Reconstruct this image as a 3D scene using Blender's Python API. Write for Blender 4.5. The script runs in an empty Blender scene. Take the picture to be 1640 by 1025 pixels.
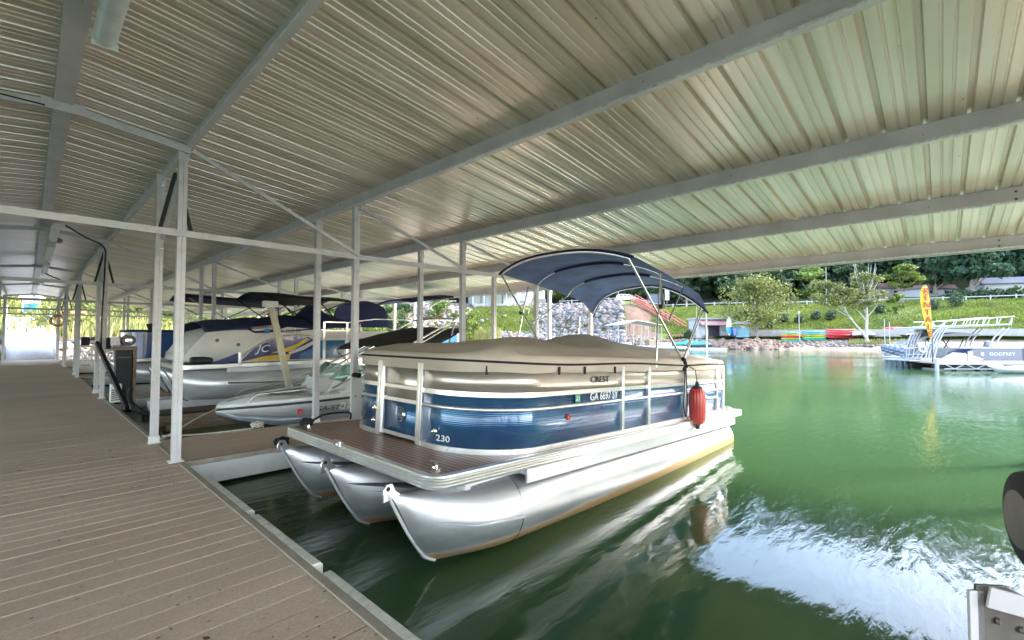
import bpy, math, random
import numpy as np
from mathutils import Vector, Matrix, noise as mnoise
R = math.radians
random.seed(7); np.random.seed(7)
scene = bpy.context.scene
C = scene.collection

# ------------------------------------------------------------------ camera, sky, sun, exposure
CZ = 1.9                      # eye height above the water
YAW = 46.75
cam_d = bpy.data.cameras.new('camera'); cam = bpy.data.objects.new('camera', cam_d); C.objects.link(cam)
cam_d.lens = 16.0; cam_d.sensor_width = 36.0; cam_d.clip_start = 0.05; cam_d.clip_end = 3000
cam.location = (0, 0, CZ); cam.rotation_euler = (R(90 + 1.92), 0, R(-YAW))
scene.camera = cam

SUN_EL, SUN_AZ = 31, 128      # azimuth measured clockwise from +Y
world = bpy.data.worlds.new("World"); scene.world = world; world.use_nodes = True
wn = world.node_tree; wn.nodes.clear()
wo = wn.nodes.new('ShaderNodeOutputWorld'); bg = wn.nodes.new('ShaderNodeBackground')
sky = wn.nodes.new('ShaderNodeTexSky'); sky.sky_type = 'NISHITA'; sky.sun_disc = False
sky.sun_elevation = R(SUN_EL); sky.sun_rotation = R(SUN_AZ); sky.air_density = 1.0; sky.dust_density = 1.5
tc = wn.nodes.new('ShaderNodeTexCoord')
mp = wn.nodes.new('ShaderNodeMapping'); mp.inputs['Scale'].default_value = (1.0, 1.0, 2.0); mp.inputs['Location'].default_value = (0.0, 3.1, 0.5)
nz = wn.nodes.new('ShaderNodeTexNoise'); nz.inputs['Scale'].default_value = 2.6; nz.inputs['Detail'].default_value = 9; nz.inputs['Roughness'].default_value = 0.58
rp = wn.nodes.new('ShaderNodeValToRGB'); rp.color_ramp.elements[0].position = 0.46; rp.color_ramp.elements[1].position = 0.66
nz2 = wn.nodes.new('ShaderNodeTexNoise'); nz2.inputs['Scale'].default_value = 5.0; nz2.inputs['Detail'].default_value = 5
rc = wn.nodes.new('ShaderNodeValToRGB')
rc.color_ramp.elements[0].position = 0.3; rc.color_ramp.elements[0].color = (3.6, 4.4, 6.0, 1)
rc.color_ramp.elements[1].position = 0.65; rc.color_ramp.elements[1].color = (8.6, 8.7, 9.0, 1)
mx = wn.nodes.new('ShaderNodeMix'); mx.data_type = 'RGBA'
L = wn.links
L.new(tc.outputs['Generated'], mp.inputs['Vector']); L.new(mp.outputs[0], nz.inputs['Vector']); L.new(mp.outputs[0], nz2.inputs['Vector'])
L.new(nz.outputs['Fac'], rp.inputs['Fac']); L.new(nz2.outputs['Fac'], rc.inputs['Fac'])
sx_ = wn.nodes.new('ShaderNodeSeparateXYZ'); L.new(tc.outputs['Generated'], sx_.inputs[0])
hz_ = wn.nodes.new('ShaderNodeMapRange'); hz_.interpolation_type = 'SMOOTHSTEP'       # cumulus massed round the horizon to add light under the roof, blue overhead
for k_, v_ in (('From Min', 0.50), ('From Max', 0.85), ('To Min', 1.0), ('To Max', 0.25)): hz_.inputs[k_].default_value = v_
L.new(sx_.outputs['Z'], hz_.inputs['Value'])
mm_ = wn.nodes.new('ShaderNodeMath'); mm_.operation = 'MULTIPLY'; L.new(rp.outputs['Color'], mm_.inputs[0]); L.new(hz_.outputs[0], mm_.inputs[1])
L.new(mm_.outputs[0], mx.inputs['Factor']); L.new(sky.outputs['Color'], mx.inputs['A']); L.new(rc.outputs['Color'], mx.inputs['B'])
L.new(mx.outputs['Result'], bg.inputs['Color']); bg.inputs['Strength'].default_value = 0.15
L.new(bg.outputs[0], wo.inputs['Surface'])

sd = bpy.data.lights.new('sun', 'SUN'); sd.energy = 1.3; sd.angle = R(12); sd.color = (1.0, 0.94, 0.86)
so = bpy.data.objects.new('sun', sd); C.objects.link(so)
so.rotation_euler = (R(90 - SUN_EL), 0, R(180 - SUN_AZ))
scene.view_settings.view_transform = 'Standard'; scene.view_settings.look = 'None'
scene.view_settings.exposure = 3.5; scene.view_settings.gamma = 1.0
scene.render.engine = 'CYCLES'
scene.cycles.max_bounces = 10; scene.cycles.diffuse_bounces = 6; scene.cycles.glossy_bounces = 5

S_, C_ = math.sin(R(YAW)), math.cos(R(YAW))
def at(u, d):                 # ground position at lateral column u and depth d in front of the eye
    r = (u - 820) / 729 * d
    return (r * C_ + d * S_, -r * S_ + d * C_)
def zat(v, d): return CZ + (537 - v) / 729 * d
def onY(u, Y):                # X of the point on plane Y seen in column u
    k = (u - 820) / 729
    return Y * (S_ + C_ * k) / (C_ - S_ * k)

# ------------------------------------------------------------------ materials
MATS = {}
def node_mat(name):
    m = bpy.data.materials.new(name); m.use_nodes = True
    nt = m.node_tree; b = nt.nodes['Principled BSDF']
    MATS[name] = m
    return m, nt, b
def tex(nt, kind, space='Object', scale=(1, 1, 1), rot=(0, 0, 0)):
    t = nt.nodes.new('ShaderNodeTexCoord'); mpn = nt.nodes.new('ShaderNodeMapping')
    mpn.inputs['Scale'].default_value = scale; mpn.inputs['Rotation'].default_value = rot
    nt.links.new(t.outputs[space], mpn.inputs['Vector'])
    n = nt.nodes.new(kind); nt.links.new(mpn.outputs[0], n.inputs['Vector'])
    return n
def ramp(nt, src, stops):
    r = nt.nodes.new('ShaderNodeValToRGB'); e = r.color_ramp.elements
    e[0].position, e[0].color = stops[0][0], (*stops[0][1], 1)
    e[1].position, e[1].color = stops[-1][0], (*stops[-1][1], 1)
    for p, c in stops[1:-1]:
        x = e.new(p); x.color = (*c, 1)
    nt.links.new(src, r.inputs['Fac']); return r
def mixc(nt, fac, a, b, mode='MIX'):
    m = nt.nodes.new('ShaderNodeMix'); m.data_type = 'RGBA'; m.blend_type = mode
    for s, k in ((fac, 'Factor'), (a, 'A'), (b, 'B')):
        if isinstance(s, (int, float)): m.inputs[k].default_value = s
        elif isinstance(s, tuple): m.inputs[k].default_value = (*s, 1)
        else: nt.links.new(s, m.inputs[k])
    return m.outputs['Result']
def bump(nt, b, h, strength=0.3, dist=0.01, prev=None):
    n = nt.nodes.new('ShaderNodeBump'); n.inputs['Strength'].default_value = strength; n.inputs['Distance'].default_value = dist
    nt.links.new(h, n.inputs['Height'])
    if prev: nt.links.new(prev, n.inputs['Normal'])
    nt.links.new(n.outputs[0], b.inputs['Normal']); return n.outputs[0]
def mat(name, col, rough=0.5, metal=0.0, var=0.12, scale=6.0, bmp=0.0, coat=0.0, spec=None, grime=0.0, gcol=(0.12, 0.1, 0.08), aniso=None):
    if name in MATS: return MATS[name]
    m, nt, b = node_mat(name)
    n = tex(nt, 'ShaderNodeTexNoise', 'Object', aniso or (1, 1, 1)); n.inputs['Scale'].default_value = scale; n.inputs['Detail'].default_value = 6
    lo = tuple(max(0, c * (1 - var)) for c in col); hi = tuple(min(1, c * (1 + var)) for c in col)
    r = ramp(nt, n.outputs['Fac'], [(0.3, lo), (0.7, hi)])
    out = r.outputs['Color']
    if grime:
        g = tex(nt, 'ShaderNodeTexNoise', 'Object'); g.inputs['Scale'].default_value = 2.3; g.inputs['Detail'].default_value = 10; g.inputs['Roughness'].default_value = 0.72
        gr = ramp(nt, g.outputs['Fac'], [(0.52, (0, 0, 0)), (0.72, (grime,) * 3)])
        out = mixc(nt, gr.outputs['Color'], out, gcol)
    nt.links.new(out, b.inputs['Base Color'])
    b.inputs['Roughness'].default_value = rough; b.inputs['Metallic'].default_value = metal
    b.inputs['Coat Weight'].default_value = coat
    if spec is not None: b.inputs['Specular IOR Level'].default_value = spec
    if bmp: bump(nt, b, n.outputs['Fac'], bmp, 0.01)
    rr = nt.nodes.new('ShaderNodeMapRange'); rr.inputs['To Min'].default_value = max(0.02, rough * 0.8); rr.inputs['To Max'].default_value = min(1, rough * 1.2)
    nt.links.new(n.outputs['Fac'], rr.inputs['Value']); nt.links.new(rr.outputs[0], b.inputs['Roughness'])
    return m

frame_m = mat('painted_steel', (0.62, 0.60, 0.62), 0.45, 0.1, 0.06, 9, 0.05, grime=0.35)
def purlin_mat():
    m, nt, b = node_mat('galvanised_purlin')
    n = tex(nt, 'ShaderNodeTexNoise', 'Object', (1, 1, 1)); n.inputs['Scale'].default_value = 2.2; n.inputs['Detail'].default_value = 8
    base = ramp(nt, n.outputs['Fac'], [(0.3, (0.56, 0.52, 0.53)), (0.7, (0.72, 0.67, 0.68))]).outputs['Color']
    v = tex(nt, 'ShaderNodeTexVoronoi', 'Object'); v.inputs['Scale'].default_value = 11.0
    sp = ramp(nt, v.outputs['Distance'], [(0.07, (1, 1, 1)), (0.12, (0, 0, 0))])
    n2 = tex(nt, 'ShaderNodeTexNoise', 'Object'); n2.inputs['Scale'].default_value = 3.0; n2.inputs['Detail'].default_value = 4
    sp2 = ramp(nt, n2.outputs['Fac'], [(0.5, (0, 0, 0)), (0.62, (1, 1, 1))])
    spots = mixc(nt, 1.0, sp.outputs['Color'], sp2.outputs['Color'], 'MULTIPLY')
    base = mixc(nt, spots, base, (0.05, 0.045, 0.04))
    nt.links.new(base, b.inputs['Base Color']); b.inputs['Roughness'].default_value = 0.42; b.inputs['Metallic'].default_value = 0.05
    return m
purlin_m = purlin_mat()
lip_m = mat('purlin_lip', (0.75, 0.74, 0.74), 0.4, 0.1, 0.25, 25, 0.2)
white_paint = mat('white_paint', (0.78, 0.77, 0.75), 0.4, 0, 0.05, 5, grime=0.2)
dirty_white = mat('dirty_white_vinyl', (0.62, 0.60, 0.55), 0.5, 0, 0.2, 14, 0.2, grime=0.5)
black_m = mat('black_plastic', (0.006, 0.006, 0.013), 0.55, 0, 0.3, 12)
rubber_m = mat('dark_rubber', (0.03, 0.03, 0.032), 0.75, 0, 0.4, 30, 0.3)
steel_m = mat('galvanised_steel', (0.15, 0.132, 0.122), 0.55, 0.4, 0.2, 10, 0.2, grime=0.7)
chrome_m = mat('polished_aluminium', (0.78, 0.77, 0.76), 0.16, 1.0, 0.05, 5)
rail_m = mat('rail_aluminium', (0.80, 0.78, 0.77), 0.3, 0.75, 0.05, 12)
conc_m = mat('pale_concrete', (0.28, 0.265, 0.25), 0.85, 0, 0.15, 2.0, 0.2, grime=0.3)
wood_m = mat('weathered_wood', (0.30, 0.22, 0.15), 0.8, 0, 0.3, 5, 0.3, aniso=(1, 8, 8))
redwood_m = mat('red_stained_wood', (0.30, 0.10, 0.07), 0.8, 0, 0.25, 5, 0.2)
rope_white = mat('white_rope', (0.62, 0.58, 0.48), 0.9, 0, 0.3, 60, 0.5)
rope_black = mat('black_rope', (0.012, 0.012, 0.014), 0.85, 0, 0.4, 60, 0.5)
red_vinyl = mat('red_fender_vinyl', (0.50, 0.035, 0.03), 0.35, 0, 0.15, 10, 0.05, coat=0.2, grime=0.3, gcol=(0.3, 0.12, 0.1))
navy_canvas = mat('navy_canvas', (0.016, 0.022, 0.085), 0.85, 0, 0.3, 4, 0.25)
blue_canvas = mat('slate_blue_canvas', (0.12, 0.20, 0.42), 0.8, 0, 0.25, 3, 0.3)
black_canvas = mat('black_canvas', (0.012, 0.012, 0.014), 0.85, 0, 0.3, 5, 0.25)
gelcoat = mat('white_gelcoat', (0.72, 0.71, 0.70), 0.18, 0, 0.04, 3, coat=0.5)
grey_gel = mat('grey_gelcoat', (0.20, 0.21, 0.25), 0.25, 0, 0.08, 3, coat=0.4)
dark_stripe = mat('dark_grey_stripe', (0.04, 0.04, 0.045), 0.3)
vinyl_seat = mat('pale_vinyl', (0.60, 0.57, 0.54), 0.5, 0, 0.06, 4, 0.1)
blue_panel = mat('blue_side_panel', (0.02, 0.07, 0.25), 0.25, 0, 0.2, 2, coat=0.5)
navy_panel = mat('navy_side_panel', (0.012, 0.025, 0.14), 0.22, 0, 0.2, 2, coat=0.5)
aqua_panel = mat('mid_blue_side_panel', (0.03, 0.13, 0.26), 0.22, 0, 0.2, 2, coat=0.5)
slate_panel = mat('slate_blue_panel', (0.03, 0.05, 0.10), 0.3, 0, 0.1, 2, coat=0.3)
yellow_m = mat('yellow_decal', (0.62, 0.40, 0.02), 0.35)
white_decal = mat('white_decal', (0.8, 0.8, 0.8), 0.4)
black_decal = mat('black_decal', (0.02, 0.02, 0.02), 0.4)
green_decal = mat('green_decal', (0.04, 0.28, 0.14), 0.4)
red_decal = mat('red_decal', (0.55, 0.05, 0.04), 0.4)
outboard_m = mat('grey_blue_cowling', (0.07, 0.10, 0.16), 0.3, 0, 0.1, 4, coat=0.4)
teal_m = mat('teal_plastic', (0.02, 0.42, 0.38), 0.35, 0, 0.1, 4)
lime_m = mat('lime_plastic', (0.32, 0.50, 0.05), 0.4)
kred_m = mat('red_plastic', (0.62, 0.035, 0.05), 0.4)
kblue_m = mat('bright_blue_plastic', (0.02, 0.25, 0.55), 0.4)
korange_m = mat('orange_plastic', (0.7, 0.2, 0.02), 0.4)
lamp_m = mat('frosted_lens', (0.72, 0.72, 0.74), 0.35, 0, 0.08, 8, grime=0.3)
siding_m = mat('white_siding', (0.62, 0.62, 0.63), 0.6, 0, 0.05, 3, grime=0.1)
roofgrey_m = mat('grey_shingles', (0.13, 0.135, 0.15), 0.8, 0, 0.2, 8)
roofred_m = mat('brown_shingles', (0.17, 0.10, 0.09), 0.8, 0, 0.2, 8)
awning_m = mat('mauve_awning', (0.16, 0.09, 0.10), 0.7)
car_white = mat('white_car_paint', (0.7, 0.7, 0.7), 0.2, 0, 0.03, 3, coat=0.6)
car_black = mat('black_car_paint', (0.02, 0.02, 0.025), 0.2, 0, 0.03, 3, coat=0.6)
terracotta_m = mat('terracotta_panel', (0.45, 0.15, 0.07), 0.7, 0, 0.15, 3)
kiosk_m = mat('teal_grey_boards', (0.10, 0.22, 0.27), 0.6, 0, 0.2, 5)

def glass_mat():
    m, nt, b = node_mat('window_glass')
    b.inputs['Base Color'].default_value = (0.03, 0.05, 0.055, 1); b.inputs['Roughness'].default_value = 0.06
    b.inputs['Specular IOR Level'].default_value = 0.8
    return m
glass_m = glass_mat()
def clear_mat():
    m, nt, b = node_mat('tinted_windshield')
    b.inputs['Base Color'].default_value = (0.45, 0.70, 0.62, 1); b.inputs['Roughness'].default_value = 0.03
    b.inputs['Transmission Weight'].default_value = 0.85; b.inputs['IOR'].default_value = 1.1
    return m
clear_m = clear_mat()

def roof_mat():
    m, nt, b = node_mat('corrugated_roof_sheet')
    n = tex(nt, 'ShaderNodeTexNoise', 'Object', (0.35, 1.1, 1)); n.inputs['Scale'].default_value = 1.6; n.inputs['Detail'].default_value = 7
    c = ramp(nt, n.outputs['Fac'], [(0.3, (0.84, 0.70, 0.585)), (0.5, (0.90, 0.79, 0.68)), (0.7, (0.93, 0.82, 0.74))]).outputs['Color']
    n2 = tex(nt, 'ShaderNodeTexNoise', 'Object', (0.12, 3.2, 1)); n2.inputs['Scale'].default_value = 1.0; n2.inputs['Detail'].default_value = 3
    c2 = ramp(nt, n2.outputs['Fac'], [(0.4, (0.78, 0.80, 0.74)), (0.6, (1.0, 1.0, 1.0))]).outputs['Color']
    c = mixc(nt, 1.0, c, c2, 'MULTIPLY')
    v = tex(nt, 'ShaderNodeTexVoronoi', 'Object'); v.inputs['Scale'].default_value = 4.0
    sp = ramp(nt, v.outputs['Distance'], [(0.02, (1, 1, 1)), (0.04, (0, 0, 0))])
    c = mixc(nt, sp.outputs['Color'], c, (0.05, 0.045, 0.03))
    nt.links.new(c, b.inputs['Base Color']); b.inputs['Roughness'].default_value = 0.3; b.inputs['Metallic'].default_value = 0.28
    return m
roof_m = roof_mat()

def deck_mat():
    m, nt, b = node_mat('tan_composite_decking')
    n = tex(nt, 'ShaderNodeTexNoise', 'Object', (0.5, 1, 1)); n.inputs['Scale'].default_value = 0.9; n.inputs['Detail'].default_value = 8
    c = ramp(nt, n.outputs['Fac'], [(0.3, (0.52, 0.40, 0.31)), (0.7, (0.66, 0.515, 0.41))]).outputs['Color']
    n3 = tex(nt, 'ShaderNodeTexNoise', 'Object', (1, 1, 1)); n3.inputs['Scale'].default_value = 70; n3.inputs['Detail'].default_value = 3
    c = mixc(nt, 1.0, c, ramp(nt, n3.outputs['Fac'], [(0.3, (0.82, 0.82, 0.8)), (0.7, (1.08, 1.06, 1.05))]).outputs['Color'], 'MULTIPLY')
    # dark spots of dirt, in patches
    v = tex(nt, 'ShaderNodeTexVoronoi', 'Object', (1, 1.6, 1)); v.inputs['Scale'].default_value = 10.0
    s1 = ramp(nt, v.outputs['Distance'], [(0.06, (1, 1, 1)), (0.15, (0, 0, 0))]).outputs['Color']
    n2 = tex(nt, 'ShaderNodeTexNoise', 'Object'); n2.inputs['Scale'].default_value = 1.7; n2.inputs['Detail'].default_value = 5
    s2 = ramp(nt, n2.outputs['Fac'], [(0.40, (0, 0, 0)), (0.60, (1, 1, 1))]).outputs['Color']
    c = mixc(nt, mixc(nt, 1.0, s1, s2, 'MULTIPLY'), c, (0.06, 0.045, 0.035))
    nt.links.new(c, b.inputs['Base Color']); b.inputs['Roughness'].default_value = 0.72
    w = tex(nt, 'ShaderNodeTexWave', 'Object'); w.bands_direction = 'Y'; w.inputs['Scale'].default_value = 16.5; w.inputs['Distortion'].default_value = 0
    p = bump(nt, b, w.outputs['Fac'], 0.45, 0.004)
    bump(nt, b, n3.outputs['Fac'], 0.2, 0.004, p)
    return m
deck_m = deck_mat()
edge_m = mat('deck_edge_strip', (0.36, 0.31, 0.25), 0.6, 0.1, 0.15, 6, 0.2, grime=0.4)

def teak_mat():
    m, nt, b = node_mat('brown_striped_vinyl')
    w = tex(nt, 'ShaderNodeTexWave', 'Object'); w.bands_direction = 'X'; w.inputs['Scale'].default_value = 5.2; w.inputs['Distortion'].default_value = 0
    n = tex(nt, 'ShaderNodeTexNoise', 'Object', (14, 1, 1)); n.inputs['Scale'].default_value = 2.5; n.inputs['Detail'].default_value = 6
    br = ramp(nt, n.outputs['Fac'], [(0.3, (0.17, 0.068, 0.045)), (0.7, (0.36, 0.17, 0.105))]).outputs['Color']
    st = ramp(nt, w.outputs['Fac'], [(0.86, (0, 0, 0)), (0.94, (1, 1, 1))]).outputs['Color']
    c = mixc(nt, st, br, (0.50, 0.38, 0.30))
    nt.links.new(c, b.inputs['Base Color']); b.inputs['Roughness'].default_value = 0.38
    return m
teak_m = teak_mat()

def alu_mat(name, stain=None, rough=0.3):
    m, nt, b = node_mat(name)
    n = tex(nt, 'ShaderNodeTexNoise', 'Object', (0.6, 3, 3)); n.inputs['Scale'].default_value = 2.5; n.inputs['Detail'].default_value = 7
    c = ramp(nt, n.outputs['Fac'], [(0.3, (0.52, 0.53, 0.56)), (0.7, (0.70, 0.705, 0.72))]).outputs['Color']
    b.inputs['Metallic'].default_value = 0.5; b.inputs['Roughness'].default_value = rough
    if stain is not None:       # mineral stain left by the lake along the lower side of the tubes (boat coordinates)
        t = nt.nodes.new('ShaderNodeTexCoord'); sx = nt.nodes.new('ShaderNodeSeparateXYZ'); nt.links.new(t.outputs['Object'], sx.inputs[0])
        ma = nt.nodes.new('ShaderNodeMath'); ma.operation = 'MULTIPLY_ADD'; ma.inputs[1].default_value = stain[1]; ma.inputs[2].default_value = stain[0]
        nt.links.new(sx.outputs['X'], ma.inputs[0])          # stain height = a + b*x
        sb = nt.nodes.new('ShaderNodeMath'); sb.operation = 'SUBTRACT'; nt.links.new(sx.outputs['Z'], sb.inputs[0]); nt.links.new(ma.outputs[0], sb.inputs[1])
        ad = nt.nodes.new('ShaderNodeMath'); ad.operation = 'MULTIPLY_ADD'; ad.inputs[1].default_value = -0.10; nt.links.new(n.outputs['Fac'], ad.inputs[0]); nt.links.new(sb.outputs[0], ad.inputs[2])
        r = ramp(nt, ad.outputs[0], [(0.0, (1, 1, 1)), (0.07, (0, 0, 0))]).outputs['Color']
        c = mixc(nt, r, c, (0.36, 0.22, 0.10))
        inv = nt.nodes.new('ShaderNodeMath'); inv.operation = 'MULTIPLY_ADD'; inv.inputs[1].default_value = -0.8; inv.inputs[2].default_value = 0.85
        nt.links.new(r, inv.inputs[0]); nt.links.new(inv.outputs[0], b.inputs['Metallic'])
    nt.links.new(c, b.inputs['Base Color'])
    n2 = tex(nt, 'ShaderNodeTexNoise', 'Object', (2, 0.7, 0.7)); n2.inputs['Scale'].default_value = 3; n2.inputs['Detail'].default_value = 3
    bump(nt, b, n2.outputs['Fac'], 0.12, 0.03)
    return m
tube_m = alu_mat('brushed_aluminium_tube', (-0.80, 0.045), 0.42)
alu_m = alu_mat('brushed_aluminium', None, 0.32)
champ_m = mat('champagne_side_panel', (0.50, 0.44, 0.38), 0.33, 0.7, 0.05, 3)

def ribbed_mat():
    m, nt, b = node_mat('ribbed_blue_panel')
    b.inputs['Base Color'].default_value = (0.012, 0.055, 0.16, 1); b.inputs['Roughness'].default_value = 0.14
    b.inputs['Metallic'].default_value = 0.35; b.inputs['Coat Weight'].default_value = 0.8; b.inputs['Coat Roughness'].default_value = 0.05
    n = tex(nt, 'ShaderNodeTexNoise', 'Object', (1.2, 1.2, 0.8)); n.inputs['Scale'].default_value = 1.5; n.inputs['Detail'].default_value = 3
    c = ramp(nt, n.outputs['Fac'], [(0.35, (0.014, 0.05, 0.15)), (0.65, (0.035, 0.13, 0.26))]).outputs['Color']
    nt.links.new(c, b.inputs['Base Color'])
    w = tex(nt, 'ShaderNodeTexWave', 'Object'); w.bands_direction = 'Z'; w.inputs['Scale'].default_value = 19; w.inputs['Distortion'].default_value = 0.15
    bump(nt, b, w.outputs['Fac'], 0.35, 0.003)
    return m
ribbed_m = ribbed_mat()

def tarp_mat():
    m, nt, b = node_mat('tan_mooring_cover')
    n = tex(nt, 'ShaderNodeTexNoise', 'Object'); n.inputs['Scale'].default_value = 2.2; n.inputs['Detail'].default_value = 6
    c = ramp(nt, n.outputs['Fac'], [(0.3, (0.46, 0.375, 0.30)), (0.7, (0.56, 0.465, 0.385))]).outputs['Color']
    nt.links.new(c, b.inputs['Base Color']); b.inputs['Roughness'].default_value = 0.8
    n2 = tex(nt, 'ShaderNodeTexNoise', 'Object', (1, 0.6, 1)); n2.inputs['Scale'].default_value = 3; n2.inputs['Detail'].default_value = 3; n2.inputs['Distortion'].default_value = 0.6
    n3 = tex(nt, 'ShaderNodeTexNoise', 'Object'); n3.inputs['Scale'].default_value = 180
    p = bump(nt, b, n2.outputs['Fac'], 0.35, 0.05); bump(nt, b, n3.outputs['Fac'], 0.2, 0.002, p)
    return m
tarp_m = tarp_mat()

def water_mat():
    m, nt, b = node_mat('green_lake_water')
    n = tex(nt, 'ShaderNodeTexNoise', 'Object'); n.inputs['Scale'].default_value = 0.12; n.inputs['Detail'].default_value = 3
    c = ramp(nt, n.outputs['Fac'], [(0.3, (0.031, 0.074, 0.027)), (0.7, (0.046, 0.096, 0.044))]).outputs['Color']
    nt.links.new(c, b.inputs['Base Color'])
    b.inputs['Roughness'].default_value = 0.03; b.inputs['IOR'].default_value = 1.333
    b.inputs['Specular IOR Level'].default_value = 0.5
    # swell, ripples, and patches where a light wind roughens the surface
    a = tex(nt, 'ShaderNodeTexNoise', 'Object', (1, 1, 1), (0, 0, R(35))); a.inputs['Scale'].default_value = 0.9; a.inputs['Detail'].default_value = 2
    r1 = tex(nt, 'ShaderNodeTexNoise', 'Object', (0.35, 1.35, 1), (0, 0, R(62))); r1.inputs['Scale'].default_value = 7.5; r1.inputs['Detail'].default_value = 5; r1.inputs['Distortion'].default_value = 0.35
    pt = tex(nt, 'ShaderNodeTexNoise', 'Object', (1, 1, 1)); pt.inputs['Scale'].default_value = 0.16; pt.inputs['Detail'].default_value = 2
    pr = nt.nodes.new('ShaderNodeMapRange'); pr.inputs['From Min'].default_value = 0.38; pr.inputs['From Max'].default_value = 0.62
    pr.inputs['To Min'].default_value = 0.25; pr.inputs['To Max'].default_value = 1.0; nt.links.new(pt.outputs['Fac'], pr.inputs['Value'])
    mu = nt.nodes.new('ShaderNodeMath'); mu.operation = 'MULTIPLY'; nt.links.new(r1.outputs['Fac'], mu.inputs[0]); nt.links.new(pr.outputs[0], mu.inputs[1])
    p = bump(nt, b, a.outputs['Fac'], 0.08, 0.06)
    bump(nt, b, mu.outputs[0], 0.45, 0.022, p)
    return m
water_m = water_mat()

def noise_mat(name, stops, scale=1.0, rough=0.9, bmp=0.3, detail=8, bd=0.05):
    m, nt, b = node_mat(name)
    n = tex(nt, 'ShaderNodeTexNoise', 'Object'); n.inputs['Scale'].default_value = scale; n.inputs['Detail'].default_value = detail; n.inputs['Roughness'].default_value = 0.65
    c = ramp(nt, n.outputs['Fac'], stops).outputs['Color']
    nt.links.new(c, b.inputs['Base Color']); b.inputs['Roughness'].default_value = rough; b.inputs['Specular IOR Level'].default_value = 0.2
    bump(nt, b, n.outputs['Fac'], bmp, bd)
    return m
grass_m = noise_mat('meadow_grass', [(0.3, (0.05, 0.08, 0.012)), (0.5, (0.075, 0.11, 0.016)), (0.7, (0.11, 0.13, 0.03))], 1.1, bmp=0.8, detail=12, bd=0.3)
sand_m = noise_mat('beach_sand', [(0.3, (0.20, 0.135, 0.09)), (0.7, (0.34, 0.26, 0.19))], 1.2)
clay_m = noise_mat('red_clay', [(0.3, (0.10, 0.06, 0.038)), (0.7, (0.17, 0.11, 0.075))], 0.8)
floor_m = noise_mat('forest_floor', [(0.3, (0.018, 0.028, 0.010)), (0.7, (0.045, 0.045, 0.02))], 0.5)
asphalt_m = noise_mat('asphalt', [(0.3, (0.09, 0.09, 0.09)), (0.7, (0.14, 0.135, 0.13))], 3)
lakebed_m = noise_mat('lake_bed', [(0.3, (0.05, 0.06, 0.03)), (0.7, (0.10, 0.09, 0.05))], 1)
path_m = noise_mat('pale_path', [(0.3, (0.20, 0.18, 0.17)), (0.7, (0.27, 0.25, 0.235))], 2)

def leafy(name, cols, rough=0.6):
    m, nt, b = node_mat(name)
    g = nt.nodes.new('ShaderNodeNewGeometry')
    c = ramp(nt, g.outputs['Random Per Island'], [(0.0, cols[0]), (0.5, cols[1]), (1.0, cols[2])]).outputs['Color']
    n = tex(nt, 'ShaderNodeTexNoise', 'Object'); n.inputs['Scale'].default_value = 0.28; n.inputs['Detail'].default_value = 3
    c = mixc(nt, 1.0, c, ramp(nt, n.outputs['Fac'], [(0.3, (0.6, 0.65, 0.7)), (0.7, (1.3, 1.25, 1.0))]).outputs['Color'], 'MULTIPLY')
    nt.links.new(c, b.inputs['Base Color']); b.inputs['Roughness'].default_value = rough; b.inputs['Specular IOR Level'].default_value = 0.25
    tr = nt.nodes.new('ShaderNodeBsdfTranslucent'); nt.links.new(c, tr.inputs['Color'])
    ms = nt.nodes.new('ShaderNodeMixShader'); ms.inputs[0].default_value = 0.3
    out = nt.nodes['Material Output']
    nt.links.new(b.outputs[0], ms.inputs[1]); nt.links.new(tr.outputs[0], ms.inputs[2]); nt.links.new(ms.outputs[0], out.inputs['Surface'])
    return m
leaf_dark = leafy('dark_wood_foliage', [(0.025, 0.052, 0.03), (0.045, 0.085, 0.042), (0.075, 0.12, 0.05)])
leaf_pine = leafy('pine_foliage', [(0.022, 0.055, 0.035), (0.035, 0.08, 0.05), (0.06, 0.11, 0.06)])
leaf_mid = leafy('mid_green_foliage', [(0.07, 0.12, 0.025), (0.11, 0.17, 0.035), (0.16, 0.22, 0.05)])
leaf_pale = leafy('pale_yellow_green_foliage', [(0.09, 0.115, 0.03), (0.14, 0.16, 0.045), (0.21, 0.215, 0.08)])
leaf_lime = leafy('lime_foliage', [(0.085, 0.125, 0.02), (0.13, 0.17, 0.03), (0.18, 0.21, 0.05)])
reed_m = leafy('reed_blades', [(0.14, 0.17, 0.05), (0.22, 0.24, 0.08), (0.33, 0.27, 0.13)])
bark_m = noise_mat('grey_bark', [(0.3, (0.12, 0.10, 0.08)), (0.7, (0.27, 0.24, 0.20))], 3)
pbark_m = noise_mat('pale_bark', [(0.3, (0.28, 0.26, 0.22)), (0.7, (0.48, 0.46, 0.42))], 3)

def rock_mat():
    m, nt, b = node_mat('riprap_stone')
    g = nt.nodes.new('ShaderNodeNewGeometry')
    c = ramp(nt, g.outputs['Random Per Island'], [(0.0, (0.055, 0.05, 0.045)), (0.35, (0.12, 0.115, 0.115)), (0.7, (0.19, 0.18, 0.17)), (1.0, (0.20, 0.12, 0.08))]).outputs['Color']
    n = tex(nt, 'ShaderNodeTexNoise', 'Object'); n.inputs['Scale'].default_value = 2.5; n.inputs['Detail'].default_value = 6
    c = mixc(nt, 1.0, c, ramp(nt, n.outputs['Fac'], [(0.3, (0.7, 0.7, 0.7)), (0.7, (1.15, 1.15, 1.15))]).outputs['Color'], 'MULTIPLY')
    nt.links.new(c, b.inputs['Base Color']); b.inputs['Roughness'].default_value = 0.85
    return m
rock_m = rock_mat()

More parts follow.
